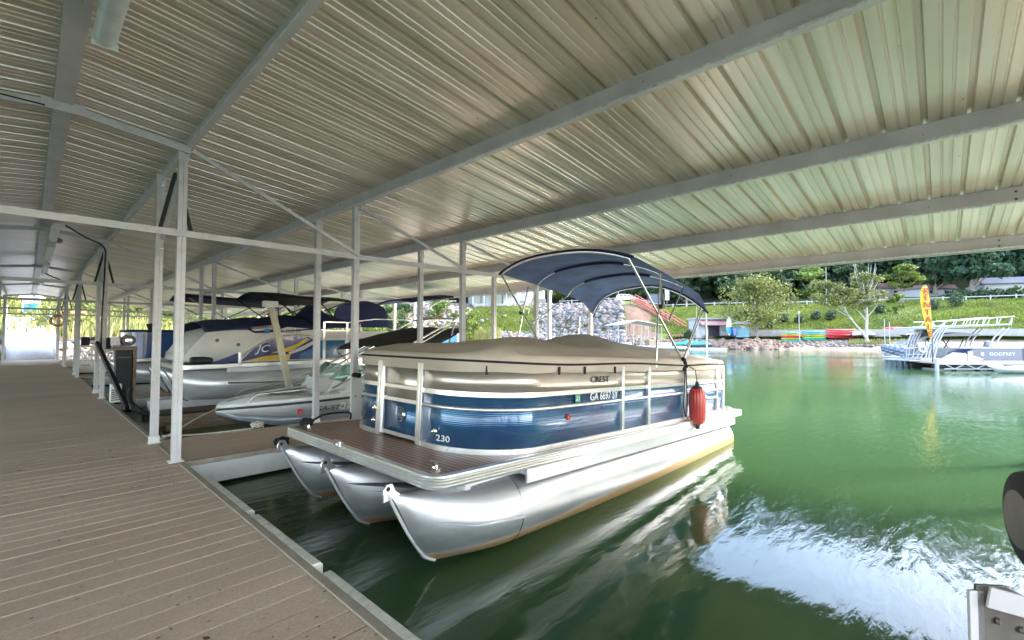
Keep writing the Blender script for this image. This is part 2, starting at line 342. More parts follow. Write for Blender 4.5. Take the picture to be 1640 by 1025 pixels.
# ------------------------------------------------------------------ mesh helpers
class MB:
    def __init__(s): s.v = []; s.f = []
    def add(s, vs, fs):
        o = len(s.v); s.v += [tuple(p) for p in vs]; s.f += [tuple(i + o for i in f) for f in fs]; return s
    def box(s, x0, x1, y0, y1, z0, z1):
        vs = [(x, y, z) for z in (z0, z1) for y in (y0, y1) for x in (x0, x1)]
        return s.add(vs, [(0, 2, 3, 1), (4, 5, 7, 6), (0, 1, 5, 4), (2, 6, 7, 3), (0, 4, 6, 2), (1, 3, 7, 5)])
    def bar(s, a, b, w, h, up=(0, 0, 1)):      # rectangular bar from a to b
        a, b = Vector(a), Vector(b); d = (b - a).normalized(); up = Vector(up)
        if abs(d.dot(up)) > 0.98: up = Vector((1, 0, 0))
        sx = d.cross(up).normalized() * (w / 2); sz = sx.cross(d).normalized() * (h / 2)
        vs = [p + i * sx + j * sz for p in (a, b) for i, j in ((-1, -1), (1, -1), (1, 1), (-1, 1))]
        return s.add(vs, [(0, 1, 2, 3), (7, 6, 5, 4), (0, 4, 5, 1), (1, 5, 6, 2), (2, 6, 7, 3), (3, 7, 4, 0)])
    def tube(s, pts, r, n=8, closed=False, caps=True):
        pts = [Vector(p) for p in pts]; m = len(pts); rs = r if isinstance(r, (list, tuple)) else [r] * m
        rings = []; prev = None
        for i, p in enumerate(pts):
            if closed: d = pts[(i + 1) % m] - pts[i - 1]
            else: d = pts[min(i + 1, m - 1)] - pts[max(i - 1, 0)]
            d.normalize()
            if prev is None:
                a = Vector((0, 0, 1)) if abs(d.z) < 0.9 else Vector((1, 0, 0))
                nx = d.cross(a).normalized()
            else:
                nx = (prev - d * prev.dot(d)); nx = nx.normalized() if nx.length > 1e-6 else prev
            prev = nx; ny = d.cross(nx)
            rings.append([p + rs[i] * (math.cos(t) * nx + math.sin(t) * ny) for t in [2 * math.pi * k / n for k in range(n)]])
        vs = [q for rg in rings for q in rg]; fs = []
        for i in range(m if closed else m - 1):
            j = (i + 1) % m
            for k in range(n): fs.append((i * n + k, i * n + (k + 1) % n, j * n + (k + 1) % n, j * n + k))
        if caps and not closed: fs += [tuple(range(n - 1, -1, -1)), tuple((m - 1) * n + k for k in range(n))]
        return s.add(vs, fs)
    def lathe(s, prof, centre=(0, 0, 0), n=20, axis='Z'):
        cx, cy, cz = centre; vs = []
        for (r, h) in prof:
            for k in range(n):
                t = 2 * math.pi * k / n; a, b = r * math.cos(t), r * math.sin(t)
                vs.append({'Z': (cx + a, cy + b, cz + h), 'X': (cx + h, cy + a, cz + b), 'Y': (cx + a, cy + h, cz + b)}[axis])
        fs = [(i * n + k, i * n + (k + 1) % n, (i + 1) * n + (k + 1) % n, (i + 1) * n + k) for i in range(len(prof) - 1) for k in range(n)]
        fs += [tuple(range(n - 1, -1, -1)), tuple((len(prof) - 1) * n + k for k in range(n))]
        return s.add(vs, fs)
    def grid(s, rows, closed_u=False):
        n = len(rows[0]); m = len(rows); vs = [p for r in rows for p in r]; fs = []
        for i in range(m - 1):
            for k in range(n if closed_u else n - 1):
                fs.append((i * n + k, i * n + (k + 1) % n, (i + 1) * n + (k + 1) % n, (i + 1) * n + k))
        return s.add(vs, fs)
    def prism(s, poly, f0, f1):                # poly list of 2d points; f maps (a,b)->3d
        n = len(poly); vs = [f0(*p) for p in poly] + [f1(*p) for p in poly]
        fs = [tuple(range(n - 1, -1, -1)), tuple(range(n, 2 * n))] + [(i, (i + 1) % n, n + (i + 1) % n, n + i) for i in range(n)]
        return s.add(vs, fs)
    def build(s, name, m, parent=None, smooth=30, bev=0, solid=0):
        me = bpy.data.meshes.new(name); me.from_pydata(s.v, [], s.f); me.update()
        if smooth:
            me.polygons.foreach_set('use_smooth', [True] * len(me.polygons)); me.set_sharp_from_angle(angle=R(smooth))
        me.materials.append(m)
        return link(name, me, parent, bev, solid)
def link(name, me, parent=None, bev=0, solid=0):
    o = bpy.data.objects.new(name, me); C.objects.link(o)
    if parent is not None: o.parent = parent
    if solid:
        md = o.modifiers.new('thickness', 'SOLIDIFY'); md.thickness = solid; md.offset = 0
    if bev:
        md = o.modifiers.new('bevel', 'BEVEL'); md.width = bev; md.segments = 2; md.limit_method = 'ANGLE'; md.angle_limit = R(40)
    return o
def npmesh(name, V, F, m, parent=None, smooth=False):
    me = bpy.data.meshes.new(name); k = F.shape[1]
    me.vertices.add(len(V)); me.vertices.foreach_set('co', V.astype(np.float32).ravel())
    me.loops.add(F.size); me.loops.foreach_set('vertex_index', F.astype(np.int32).ravel())
    me.polygons.add(len(F)); me.polygons.foreach_set('loop_start', np.arange(0, F.size, k, dtype=np.int32))
    me.update(calc_edges=True)
    if smooth: me.polygons.foreach_set('use_smooth', [True] * len(F))
    me.materials.append(m)
    return link(name, me, parent)
def tag(o, label=None, cat=None, group=None, kind=None):
    if label: o['label'] = label
    if cat: o['category'] = cat
    if group: o['group'] = group
    if kind: o['kind'] = kind
    return o
def thing(name, label, cat, loc=(0, 0, 0), rz=0, group=None, ry=0, rx=0):
    o = bpy.data.objects.new(name, None); C.objects.link(o); o.empty_display_size = 0.2
    o.location = loc; o.rotation_euler = (rx, ry, rz)
    return tag(o, label, cat, group)
def dup(root, loc, rz=None, label=None, group=None, scale=None):
    r = root.copy(); C.objects.link(r); r.location = loc
    if rz is not None: r.rotation_euler = (root.rotation_euler.x, root.rotation_euler.y, rz)
    if scale: r.scale = (scale,) * 3
    if label: r['label'] = label
    if group: r['group'] = group
    for ch in list(root.children):
        c = ch.copy(); C.objects.link(c); c.parent = r
        for g in list(ch.children):
            e = g.copy(); C.objects.link(e); e.parent = c
    return r
def text(name, s, size, loc, rot, m, parent, shear=0, ext=0.002, sx=1.0, align='CENTER'):
    cu = bpy.data.curves.new(name, 'FONT'); cu.body = s; cu.size = size; cu.extrude = ext; cu.shear = shear
    cu.align_x = align; cu.align_y = 'CENTER'; cu.resolution_u = 3
    t = bpy.data.objects.new(name, cu); C.objects.link(t); bpy.context.view_layer.update()
    me = bpy.data.meshes.new_from_object(t.evaluated_get(bpy.context.evaluated_depsgraph_get()))
    bpy.data.objects.remove(t); bpy.data.curves.remove(cu)
    me.materials.clear(); me.materials.append(m)
    o = link(name, me, parent); o.location = loc; o.rotation_euler = rot; o.scale = (sx, 1, 1)
    return o
def catmull(pts, n=6, closed=False):
    P = [Vector(p) for p in pts]; m = len(P); out = []
    for i in range(m if closed else m - 1):
        a, b, c, d = (P[(i - 1) % m], P[i], P[(i + 1) % m], P[(i + 2) % m]) if closed else (P[max(i - 1, 0)], P[i], P[i + 1], P[min(i + 2, m - 1)])
        for k in range(n):
            t = k / n
            out.append(0.5 * ((2 * b) + (c - a) * t + (2 * a - 5 * b + 4 * c - d) * t * t + (3 * b - a - 3 * c + d) * t ** 3))
    if not closed: out.append(P[-1])
    return out

# ------------------------------------------------------------------ terrain, water, shore
SH = [(-110, 60), (-75, 52), (-46, 47.5), (-35, 52), (-20, 66), (-5, 84), (5, 82), (14, 73), (24, 68), (35, 73), (42, 75), (50, 78), (62, 88), (110, 110)]
def shore(az): return float(np.interp(az, [a for a, _ in SH], [r for _, r in SH]))
SS = [-40, -3, 0, 1.5, 4, 6, 8, 16, 26, 30, 37, 60, 80, 110, 150, 230, 600]
TA = [-3, -0.8, 0, 0.5, 0.95, 1.3, 1.9, 4.6, 7.3, 7.5, 7.5, 11.5, 22, 44, 68, 90, 100]
TB = [-3, -0.8, 0, 0.9, 1.5, 1.8, 2.8, 6.8, 9.1, 9.5, 9.6, 12.5, 22, 42, 60, 80, 90]
TC = [-3, -0.8, 0, 0.9, 1.6, 1.9, 2.1, 2.8, 4.2, 5.0, 6.5, 12, 18, 28, 38, 45, 50]
def smooth01(x): x = max(0, min(1, x)); return x * x * (3 - 2 * x)
def H_as(az, s):
    a, b, c = (float(np.interp(s, SS, t)) for t in (TA, TB, TC))
    wa = smooth01((az - 14) / 5); wc = smooth01((-14 - az) / 8)
    return a * wa + (1 - wa) * (b * (1 - wc) + c * wc)
def azr(x, y):
    r = x * C_ - y * S_; d = x * S_ + y * C_
    return math.degrees(math.atan2(r, d)), math.hypot(x, y)
def H(x, y):
    az, rho = azr(x, y); return H_as(az, rho - shore(az))
def polar(az, rho):
    r, d = rho * math.sin(R(az)), rho * math.cos(R(az))
    return (r * C_ + d * S_, -r * S_ + d * C_)
def shore_pt(az, s, dz=0):
    x, y = polar(az, shore(az) + s); return (x, y, H_as(az, s) + dz)
azs = [-100 + 1.0 * i for i in range(201)]
ss = [-40, -20, -8, -3, -1, 0, 0.8, 1.5, 2.5, 4, 5, 6, 7, 8, 10, 13, 16, 19, 22, 26, 28, 30, 33, 37, 42, 48, 54, 60, 70, 80, 95, 110, 130, 150, 190, 230, 400, 800]
bm = MB(); rows = []
for s in ss:
    row = []
    for a in azs:
        x, y, z = shore_pt(a, s)
        z += 0.35 * mnoise.noise(Vector((x * 0.12, y * 0.12, 0))) * min(1, max(0, (s - 3) / 8)) * (0.15 if 24 < s < 38 and a > -14 else 1)
        row.append((x, y, z))
    rows.append(row)
bm.grid(rows)
terr = bm.build('ground', grass_m, None, smooth=60); tag(terr, kind='structure')
for m_ in (sand_m, clay_m, floor_m, lakebed_m): terr.data.materials.append(m_)
ncol = len(azs) - 1
for i, p in enumerate(terr.data.polygons):
    si, ai = divmod(i, ncol); s = 0.5 * (ss[si] + ss[si + 1]); a = azs[ai] + 0.5
    if s < 0: k = 4
    elif s < 6: k = 1 if (a > 26 or a < -40) else (0 if s > 3 else 4)
    elif 6 < s < 24 and 13.5 < a < 17.6: k = 2
    elif s > (44 if a < 30 else 54): k = 3
    else: k = 0
    p.material_index = k
w = MB(); w.add([(-400, -400, 0), (400, -400, 0), (400, 400, 0), (-400, 400, 0)], [(0, 1, 2, 3)])
wo_ = w.build('lake_water', water_m, None, smooth=0); tag(wo_, kind='structure')
# far ground sheet reaching the horizon below the terrain
gsh = MB(); gsh.add([(-2500, -2500, -4), (2500, -2500, -4), (2500, 2500, -4), (-2500, 2500, -4)], [(0, 1, 2, 3)])
tag(gsh.build('lake_bed', lakebed_m, None, smooth=0), kind='structure')
# road along the top of the bank, and the promenade behind the beach
def ribbon(name, s0, s1, a0, a1, dz, m, step=1.0):
    rws = [[], []]
    a = a0
    while a <= a1 + 1e-6:
        for j, s in enumerate((s0, s1)):
            x, y = polar(a, shore(a) + s); rws[j].append((x, y, max(H_as(a, s0), H_as(a, s1)) + dz))
        a += step
    return tag(MB().grid(rws).build(name, m, None, smooth=60, solid=0), kind='structure')
ribbon('road', 30, 36.5, 6, 90, 0.12, asphalt_m)
ribbon('promenade_path', 5.2, 7.3, 19, 80, 0.16, path_m)
def wall_ribbon(s0, a0, a1, h, th, m, name, label):
    rws = [[], [], [], []]; a = a0
    while a <= a1 + 1e-6:
        z = H_as(a, s0)
        for j, (s, dz) in enumerate(((s0, -0.5), (s0, h), (s0 + th, h), (s0 + th, -0.5))):
            x, y = polar(a, shore(a) + s); rws[j].append((x, y, z + dz))
        a += 1.0
    o = MB().grid(rws).build(name, m, None, smooth=40); tag(o, label, 'wall'); return o
wall_ribbon(7.6, 22, 80, 0.95, 0.3, conc_m, 'retaining_wall', 'low pale concrete wall along the foot of the grass bank')

# riprap stones
def ico():
    t = (1 + 5 ** 0.5) / 2
    v = [(-1, t, 0), (1, t, 0), (-1, -t, 0), (1, -t, 0), (0, -1, t), (0, 1, t), (0, -1, -t), (0, 1, -t), (t, 0, -1), (t, 0, 1), (-t, 0, -1), (-t, 0, 1)]
    f = [(0, 11, 5), (0, 5, 1), (0, 1, 7), (0, 7, 10), (0, 10, 11), (1, 5, 9), (5, 11, 4), (11, 10, 2), (10, 7, 6), (7, 1, 8), (3, 9, 4), (3, 4, 2), (3, 2, 6), (3, 6, 8), (3, 8, 9), (4, 9, 5), (2, 4, 11), (6, 2, 10), (8, 6, 7), (9, 8, 1)]
    v = [Vector(p).normalized() for p in v]; v2 = list(v); f2 = []; cache = {}
    def mid(a, b):
        k = (min(a, b), max(a, b))
        if k not in cache: cache[k] = len(v2); v2.append(((v[a] + v[b]) / 2).normalized())
        return cache[k]
    for a, b, c in f:
        x, y, z = mid(a, b), mid(b, c), mid(c, a); f2 += [(a, x, z), (b, y, x), (c, z, y), (x, y, z)]
    return np.array([tuple(p) for p in v2]), np.array(f2)
IV, IF = ico()
def rocks(name, label, spots, m=rock_m):
    Vs, Fs = [], []; o = 0
    for (x, y, z, r) in spots:
        q = IV.copy(); q *= (1 + 0.22 * np.random.randn(len(q), 1))
        q *= np.array([1.0, random.uniform(0.6, 1.0), random.uniform(0.45, 0.75)]) * r
        t = random.uniform(0, 6.28); c, s = math.cos(t), math.sin(t)
        q = np.stack([q[:, 0] * c - q[:, 1] * s, q[:, 0] * s + q[:, 1] * c, q[:, 2]], 1) + np.array([x, y, z])
        Vs.append(q); Fs.append(IF + o); o += len(q)
    ob = npmesh(name, np.concatenate(Vs), np.concatenate(Fs), m); tag(ob, label, 'rocks', kind='stuff'); return ob
sp = []
for _ in range(3600):          # the long stone slope below the white house and the road
    a = random.uniform(-13, 14); s = random.uniform(0.5, 26)
    if -5 < a < 2.8 and 7 < s < 22 and random.random() < 0.97: continue
    if a > 13.6 and s > 6: continue
    x, y, z = shore_pt(a, s); sp.append((x, y, z + 0.1, random.uniform(0.35, 0.8)))
rocks('riprap_slope', 'grey riprap stones covering the slope below the road and white house', sp)
sp = []
for _ in range(900):           # low stone bank at the waterline
    a = random.uniform(9, 31.5); s = random.uniform(-0.6, 4.6)
    x, y, z = shore_pt(a, s); sp.append((x, y, z + 0.1, random.uniform(0.2, 0.55) if a < 30 else random.uniform(0.1, 0.25)))
bank_rock = mat('brown_bank_stone', (0.17, 0.115, 0.085), 0.85, 0, 0.5, 1.3)
rocks('waterline_stones', 'brown and grey stones heaped along the waterline by the rental hut', sp, bank_rock)
sp = []
for _ in range(420):
    a = random.uniform(31, 41); s = random.uniform(1.0, 4.6)
    x, y, z = shore_pt(a, s); sp.append((x, y, z + 0.02, random.uniform(0.08, 0.28)))
rocks('beach_stones', 'pale stones scattered over the sandy beach', sp)
sp = []
for _ in range(700):
    a = random.uniform(-62, -20); s = random.uniform(-0.5, 4)
    x, y, z = shore_pt(a, s); sp.append((x, y, z + 0.05, random.uniform(0.2, 0.5)))
rocks('shore_stones', 'pinkish grey stones along the shore beyond the covered dock', sp)

# ------------------------------------------------------------------ vegetation
def leaves(centres, radii, n, size, flat=0.8):
    """n leaf clumps (each a bent pair of quads) in ellipsoidal blobs -> V, F"""
    k = len(centres); idx = np.random.randint(0, k, n)
    Cn = np.array(centres)[idx]; Rd = np.array(radii)[idx]
    d = np.random.randn(n, 3); d /= np.linalg.norm(d, axis=1, keepdims=True)
    rr = np.random.uniform(0.35, 1.0, (n, 1)) ** 0.5 * (1 + 0.12 * np.random.randn(n, 1))
    P = Cn + d * Rd * rr
    a = np.random.randn(n, 3); a /= np.linalg.norm(a, axis=1, keepdims=True)
    b = np.cross(a, d + 0.4 * np.random.randn(n, 3)); b /= (np.linalg.norm(b, axis=1, keepdims=True) + 1e-9)
    s = size * np.random.uniform(0.5, 1.3, (n, 1))
    a = a * s; b = b * s * flat
    V = np.stack([P - a, P - b * 0.8, P + a, P + b * 0.9], 1).reshape(-1, 3)
    F = np.arange(4 * n).reshape(n, 4)
    return V, F
def blobs(h, w, base, n, kind):
    cs, rs = [], []
    for i in range(n):
        t = random.random()
        if kind == 'cone':
            z = base + (h - base) * t; rad = w * (1 - t) * 0.75 + 0.1 * w; r = random.uniform(0.3, 1.0) * rad
        else:
            z = base + (h - base) * (0.12 + 0.80 * t); rad = w * math.sin(math.pi * min(0.97, 0.18 + 0.72 * t)) ; r = random.uniform(0.1, 0.85) * rad
        th = random.uniform(0, 6.283)
        cs.append((r * math.cos(th), r * math.sin(th), z)); q = w * random.uniform(0.14, 0.34) * (0.8 if kind == 'cone' else 1)
        rs.append((q, q, q * random.uniform(0.5, 0.8)))
    return cs, rs
def tree(name, label, loc, h, w, leafm, base=None, n=2500, size=0.3, nb=22, kind='round', trunk_r=0.2, barkm=None, lean=(0, 0), cat='tree', group=None, bare=0, limbs=7):
    base = h * 0.25 if base is None else base
    t = thing(name, label, cat, loc, random.uniform(0, 6.28) if lean == (0, 0) else 0, group)
    cs, rs = blobs(h, w, base, nb, kind)
    lx, ly = lean
    sh = lambda p: (p[0] + lx * p[2], p[1] + ly * p[2], p[2])
    cs = [sh(c) for c in cs]
    V, F = leaves(cs, rs, n, size); npmesh('crown', V, F, leafm, t)
    tm = MB(); top = h * 0.8
    pts = [sh((0.12 * math.sin(i * 1.3) * trunk_r * 3, 0.12 * math.cos(i * 1.7) * trunk_r * 3, -0.4 + (top + 0.4) * i / 7)) for i in range(8)]
    tm.tube(pts, [trunk_r * (1.15 - 0.13 * i) for i in range(8)], 8)
    for i in range(limbs):
        c = Vector(cs[i % len(cs)]); z0 = max(base * 0.7, c.z - w * random.uniform(0.5, 0.9)); st = Vector(sh((0, 0, min(z0, top * 0.9))))
        m = (st + c) / 2 + Vector((random.uniform(-.1, .1) * w, random.uniform(-.1, .1) * w, w * 0.05))
        tm.tube([st, m, c], [trunk_r * 0.45, trunk_r * 0.28, trunk_r * 0.1], 6)
    for i in range(bare):
        th = random.uniform(0, 6.28); z0 = base + random.uniform(0.2, 0.6) * (h - base)
        e = (w * 0.4 * math.cos(th), w * 0.4 * math.sin(th), h * random.uniform(1.0, 1.18))
        tm.tube([sh((0, 0, z0)), sh((e[0] * 0.7, e[1] * 0.7, z0 + (e[2] - z0) * 0.5)), sh(e)], [trunk_r * 0.4, trunk_r * 0.22, 0.02], 5)
    tm.build('trunk', barkm or bark_m, t, smooth=60)
    return t
# hill wood, one mass
Vs, Fs = [], []; o = 0
for i in range(950):
    a = random.uniform(-66, 62); s = random.uniform(44 if a < 30 else 56, 175) if i > 420 else random.uniform(44 if a < 30 else 56, 90)
    x, y, z = shore_pt(a, s); h = random.uniform(11, 20); wd = random.uniform(3.5, 6.5)
    cs, rs = blobs(h, wd, 0.0, 13, 'cone' if random.random() < 0.3 else 'round')
    cs = [(c[0] + x, c[1] + y, c[2] + z) for c in cs]
    V, F = leaves(cs, rs, 560, 0.75); Vs.append(V); Fs.append(F + o); o += len(V)
tag(npmesh('hillside_wood', np.concatenate(Vs), np.concatenate(Fs), leaf_dark), 'dense dark green wood covering the hill beyond the road', 'woodland', kind='stuff')
# trunks are too far and too dark to tell apart; the nearer trees follow one by one
def on(u, d): x, y = at(u, d); return (x, y, H(x, y))
def ons(u, s): az = math.degrees(math.atan((u - 820) / 729)); return shore_pt(az, s)
tree('willow_tree', 'large loose pale yellow-green tree on the stony bank beside the kiosk', on(1212, 66), 9.3, 6.2, leaf_pale, 1.6, 6000, 0.18, 75, trunk_r=0.13, limbs=14)
tree('leaning_tree', 'pale leafed tree leaning left from the beach, its thin bare trunk slanting over the grass', on(1392, 61), 8.2, 3.2, leaf_pale, 4.8, 2200, 0.16, 34, trunk_r=0.14, lean=(-0.62, 0.52), barkm=pbark_m)
tree('pale_barked_tree', 'tall upright tree with pale trunk and bare twigs at its top, on the beach end', on(1388, 61), 9.6, 3.0, leaf_pale, 4.2, 2200, 0.16, 38, trunk_r=0.2, bare=9, barkm=pbark_m)
tree('bank_tree', 'rounded lime green tree on the grass bank left of the rentals flag', on(1447, 76), 6.6, 3.2, leaf_lime, 2.2, 3200, 0.2, 24, trunk_r=0.15)
tree('bank_shrub_tree', 'low bushy green tree on the grass slope below the guard rail', on(1440, 68), 4.2, 1.8, leaf_mid, 0.6, 1300, 0.17, 14, trunk_r=0.08)
tree('pine_tree', 'big dark pine with a thick bare trunk near the white bungalow', ons(1560, 41), 15, 6.5, leaf_pine, 2.6, 6500, 0.40, 60, trunk_r=0.42, limbs=16)
tree('shade_tree', 'broad mid green tree behind the guard rail, right of the pale barked tree', ons(1500, 50), 10, 5.0, leaf_dark, 2, 3000, 0.4, 24, trunk_r=0.3)
for i, (u, d, h, wd, lm, lb) in enumerate([
    (1240, 98, 11, 5, leaf_dark, 'dark tree across the road above the large pale tree'),
    (1300, 100, 9, 4.5, leaf_mid, 'mid green tree across the road left of the white utility pole'),
    (1180, 100, 13, 6, leaf_dark, 'dark tree beyond the road above the rental hut'),
    (1100, 104, 12, 5, leaf_dark, 'dark tree across the road above the red stairs'),
    (1040, 108, 13, 6, leaf_dark, 'dark tree beyond the road right of the white car'),
    (960, 110, 12, 6, leaf_dark, 'dark tree beyond the road left of the white car'),
    (900, 112, 12, 6, leaf_mid, 'green tree behind the riprap slope, right of the white house'),
    (1365, 108, 10, 5, leaf_dark, 'dark tree above the parked black car'),
    (1620, 112, 15, 6, leaf_pine, 'dark conifer behind the white bungalow')]):
    tree('roadside_tree', lb, ons(u, {1240: 42, 1300: 43, 1180: 42, 1100: 43, 1040: 44, 960: 44, 900: 42, 1365: 52, 1620: 57}[u]), h * .85, wd, lm, 1.2, 1700, 0.42, 18, trunk_r=0.25, group='trees across the road')
for i, (u, d, h, wd, lm, lb) in enumerate([
    (740, 82, 7.5, 3.4, leaf_lime, 'bright lime green tree at the cove beside the white house'),
    (700, 88, 8.0, 4.0, leaf_mid, 'mid green bushy tree left of the white house'),
    (640, 72, 7.0, 3.6, leaf_dark, 'dark green tree on the cove shore behind the black boat canopy'),
    (590, 66, 6.5, 3.2, leaf_mid, 'bushy tree on the shore behind the navy covered boat'),
    (520, 60, 6.0, 3.2, leaf_mid, 'bushy green tree on the shore behind the black bimini'),
    (440, 56, 5.6, 3.0, leaf_lime, 'lime green shrub tree behind the tritoon boat'),
    (370, 52, 5.4, 2.8, leaf_mid, 'green shrub tree beyond the navy bimini'),
    (735, 79, 3.4, 1.9, leaf_lime, 'low lime green bush at the edge of the reeds')]):
    tree('shore_tree', lb, on(u, d), h, wd, lm, 0.8, 2200, 0.22, 20, trunk_r=0.14, group='trees along the cove shore')
for i, (u, d, h, wd, lm, lb) in enumerate([
    (-60, 62, 8, 4, leaf_mid, 'green tree on the shore at the far left of the dock'),
    (30, 66, 8.5, 4, leaf_dark, 'dark rounded tree above the top of the gangway'),
    (72, 68, 8, 3.6, leaf_mid, 'round green tree right above the gangway'),
    (150, 60, 6.5, 3.4, leaf_mid, 'broad green tree right of the orange pillar'),
    (220, 58, 5.0, 3.2, leaf_lime, 'pale green shrub tree behind the blue boat'),
    (290, 56, 5.2, 3.0, leaf_mid, 'green shrub tree seen between the nearest posts')]):
    tree('bank_side_tree', lb, on(u, d), h, wd, lm, 0.6, 2000, 0.24, 20, trunk_r=0.15, group='trees above the gangway shore')
# small bushes on the grass bank
for i, (u, d, r, lb) in enumerate([
    (1103, 70, 0.75, 'small dark bush on the bank above the rental hut'), (1234, 71, 0.7, 'small dark bush just right of the large pale tree'),
    (1257, 73, 0.75, 'dark bush halfway between the large pale tree and the lamp post'), (1281, 72, 0.7, 'dark bush right behind the white lamp post'),
    (1308, 73, 0.75, 'small round bush above the teal kayaks'), (1332, 72, 0.85, 'dark bush above the red kayaks'),
    (1411, 72, 0.8, 'dark bush right of the pale trunk'), (1535, 70, 1.2, 'wide bush behind the double-deck boat'), (1497, 70, 0.9, 'bush right beside the rentals flag')]):
    t = thing('slope_bush', lb, 'bush', on(u, d), 0, 'bushes planted on the grass bank')
    V, F = leaves([(0, 0, r * .8), (r * .3, 0, r * 1.3), (-r * .3, .2, r * .7)], [(r * .8, r * .8, r * .8)] * 3, 420, 0.16); npmesh('foliage', V, F, leaf_dark, t)
    MB().tube([(0, 0, -.2), (0, 0, r)], 0.05, 6).build('stem', bark_m, t)
for i, (u, d, r, lb) in enumerate([
    (1535, 99, 1.7, 'rounded hedge bush left of the pine trunk'), (1550, 98, 1.5, 'reddish green hedge bush at the foot of the pine'), (1575, 98, 1.6, 'hedge bush directly right of the pine trunk'),
    (1597, 100, 1.6, 'round clipped bush in front of the white bungalow'), (1628, 98, 1.7, 'round clipped bush at the right, before the bungalow windows')]):
    t = thing('hedge_bush', lb, 'bush', ons(u, 40), 0, 'round bushes on the lawn across the road')
    r *= .72; V, F = leaves([(0, 0, r * .8)], [(r * 1.1, r * 1.1, r)], 700, 0.26); npmesh('foliage', V, F, leaf_dark, t)
# reeds and rough meadow plants
def blades(name, label, spots, hmin, hmax, m, wd=0.05):
    n = len(spots); P = np.array(spots); h = np.random.uniform(hmin, hmax, n); th = np.random.uniform(0, 6.28, n)
    wx, wy = wd * np.cos(th), wd * np.sin(th); lx, ly = 0.25 * h * np.random.randn(n) * .5, 0.25 * h * np.random.randn(n) * .5
    z0 = np.zeros(n)
    V = np.stack([P - np.stack([wx, wy, z0], 1), P + np.stack([wx, wy, z0], 1), P + np.stack([lx + wx * .3, ly + wy * .3, h], 1), P + np.stack([lx - wx * .3, ly - wy * .3, h], 1)], 1).reshape(-1, 3)
    tag(npmesh(name, V, np.arange(4 * n).reshape(n, 4), m), label, 'plants', kind='stuff')
sp = [shore_pt(random.uniform(-12, -1.5), random.uniform(-1.5, 4)) for _ in range(5000)]
blades('reed_bed', 'tall green and tan reeds at the edge of the cove', sp, 1.2, 2.2, reed_m)
sp = [shore_pt(random.uniform(-62, -13), random.uniform(3, 34)) for _ in range(16000)]
blades('meadow_plants', 'tall pale meadow plants on the shore behind the covered dock', sp, 0.5, 1.4, reed_m, 0.09)
Vs, Fs = [], []; o = 0
for i in range(130):
    a = random.uniform(-60, -8); s = random.uniform(6, 40); x, y, z = shore_pt(a, s); r = random.uniform(0.8, 1.8)
    V, F = leaves([(x, y, z + r * .5)], [(r, r, r * .8)], 260, 0.2); Vs.append(V); Fs.append(F + o); o += len(V)
tag(npmesh('meadow_scrub', np.concatenate(Vs), np.concatenate(Fs), leaf_pale), 'pale scrub growing through the meadow on the shore', 'scrub', kind='stuff')
sp = [shore_pt(random.uniform(-5, 3), random.uniform(6, 22)) for _ in range(9000)]
blades('slope_grass', 'long grass on the green patch between the stone slopes', sp, 0.3, 0.7, leaf_lime, 0.08)
sp = [shore_pt(random.uniform(17, 56), random.uniform(8.5, 27)) for _ in range(42000)]
blades('bank_grass', 'bright meadow grass on the long bank below the guard rail', sp, 0.12, 0.4, leaf_lime, 0.07)
sp = [shore_pt(random.uniform(36.5, 41), random.uniform(2.0, 4.6)) for _ in range(1400)]
blades('beach_tufts', 'rough grass tufts around the foot of the pale barked tree', sp, 0.2, 0.5, reed_m, 0.05)

# ------------------------------------------------------------------ covered dock
DZ = 0.35                                   # deck height above the water
XR, XL = 1.34, -1.0                         # right and left edge of the walkway
YE = 42.0
t = thing('main_walkway', 'long tan boarded floating walkway running under the metal roof', 'dock', (0.17, 0, 0))
m = MB(); y = -4.0
while y < YE - 0.05:
    x0_, x1_, ya_, yb_, zt_ = XL + 0.05 - 0.17, XR - 0.06 - 0.17, y + 0.004, y + 0.185, DZ + random.uniform(-0.001, 0.001)
    m.prism([(ya_, DZ - 0.03), (yb_, DZ - 0.03), (yb_, zt_ - 0.003), (yb_ - 0.003, zt_), (ya_ + 0.003, zt_), (ya_, zt_ - 0.003)], lambda a, b: (x0_, a, b), lambda a, b: (x1_, a, b)); y += 0.19
m.build('decking', deck_m, t, smooth=0)
m = MB()
for x0, x1 in ((XL - 0.17, XL + 0.047 - 0.17), (XR - 0.057 - 0.17, XR - 0.17)):
    m.box(x0, x1, -4, YE, DZ - 0.05, DZ + 0.012)
m.build('edge_strip', edge_m, t, bev=0.004)
m = MB()
for x0 in (XL - 0.17 + 0.01, XR - 0.17 - 0.05): m.box(x0, x0 + 0.035, -4, YE, DZ - 0.3, DZ - 0.053)
for i in range(15): m.box(XL - 0.12, XR - 0.24, -3.9 + i * 3.2, -3.78 + i * 3.2, DZ - 0.25, DZ - 0.035)
m.build('frame', frame_m, t)
for i in range(14): MB().box(XL - 0.1, XR - 0.3, -3.5 + i * 3.2, -1.6 + i * 3.2, -0.3, DZ - 0.262).build('float', black_m, t)

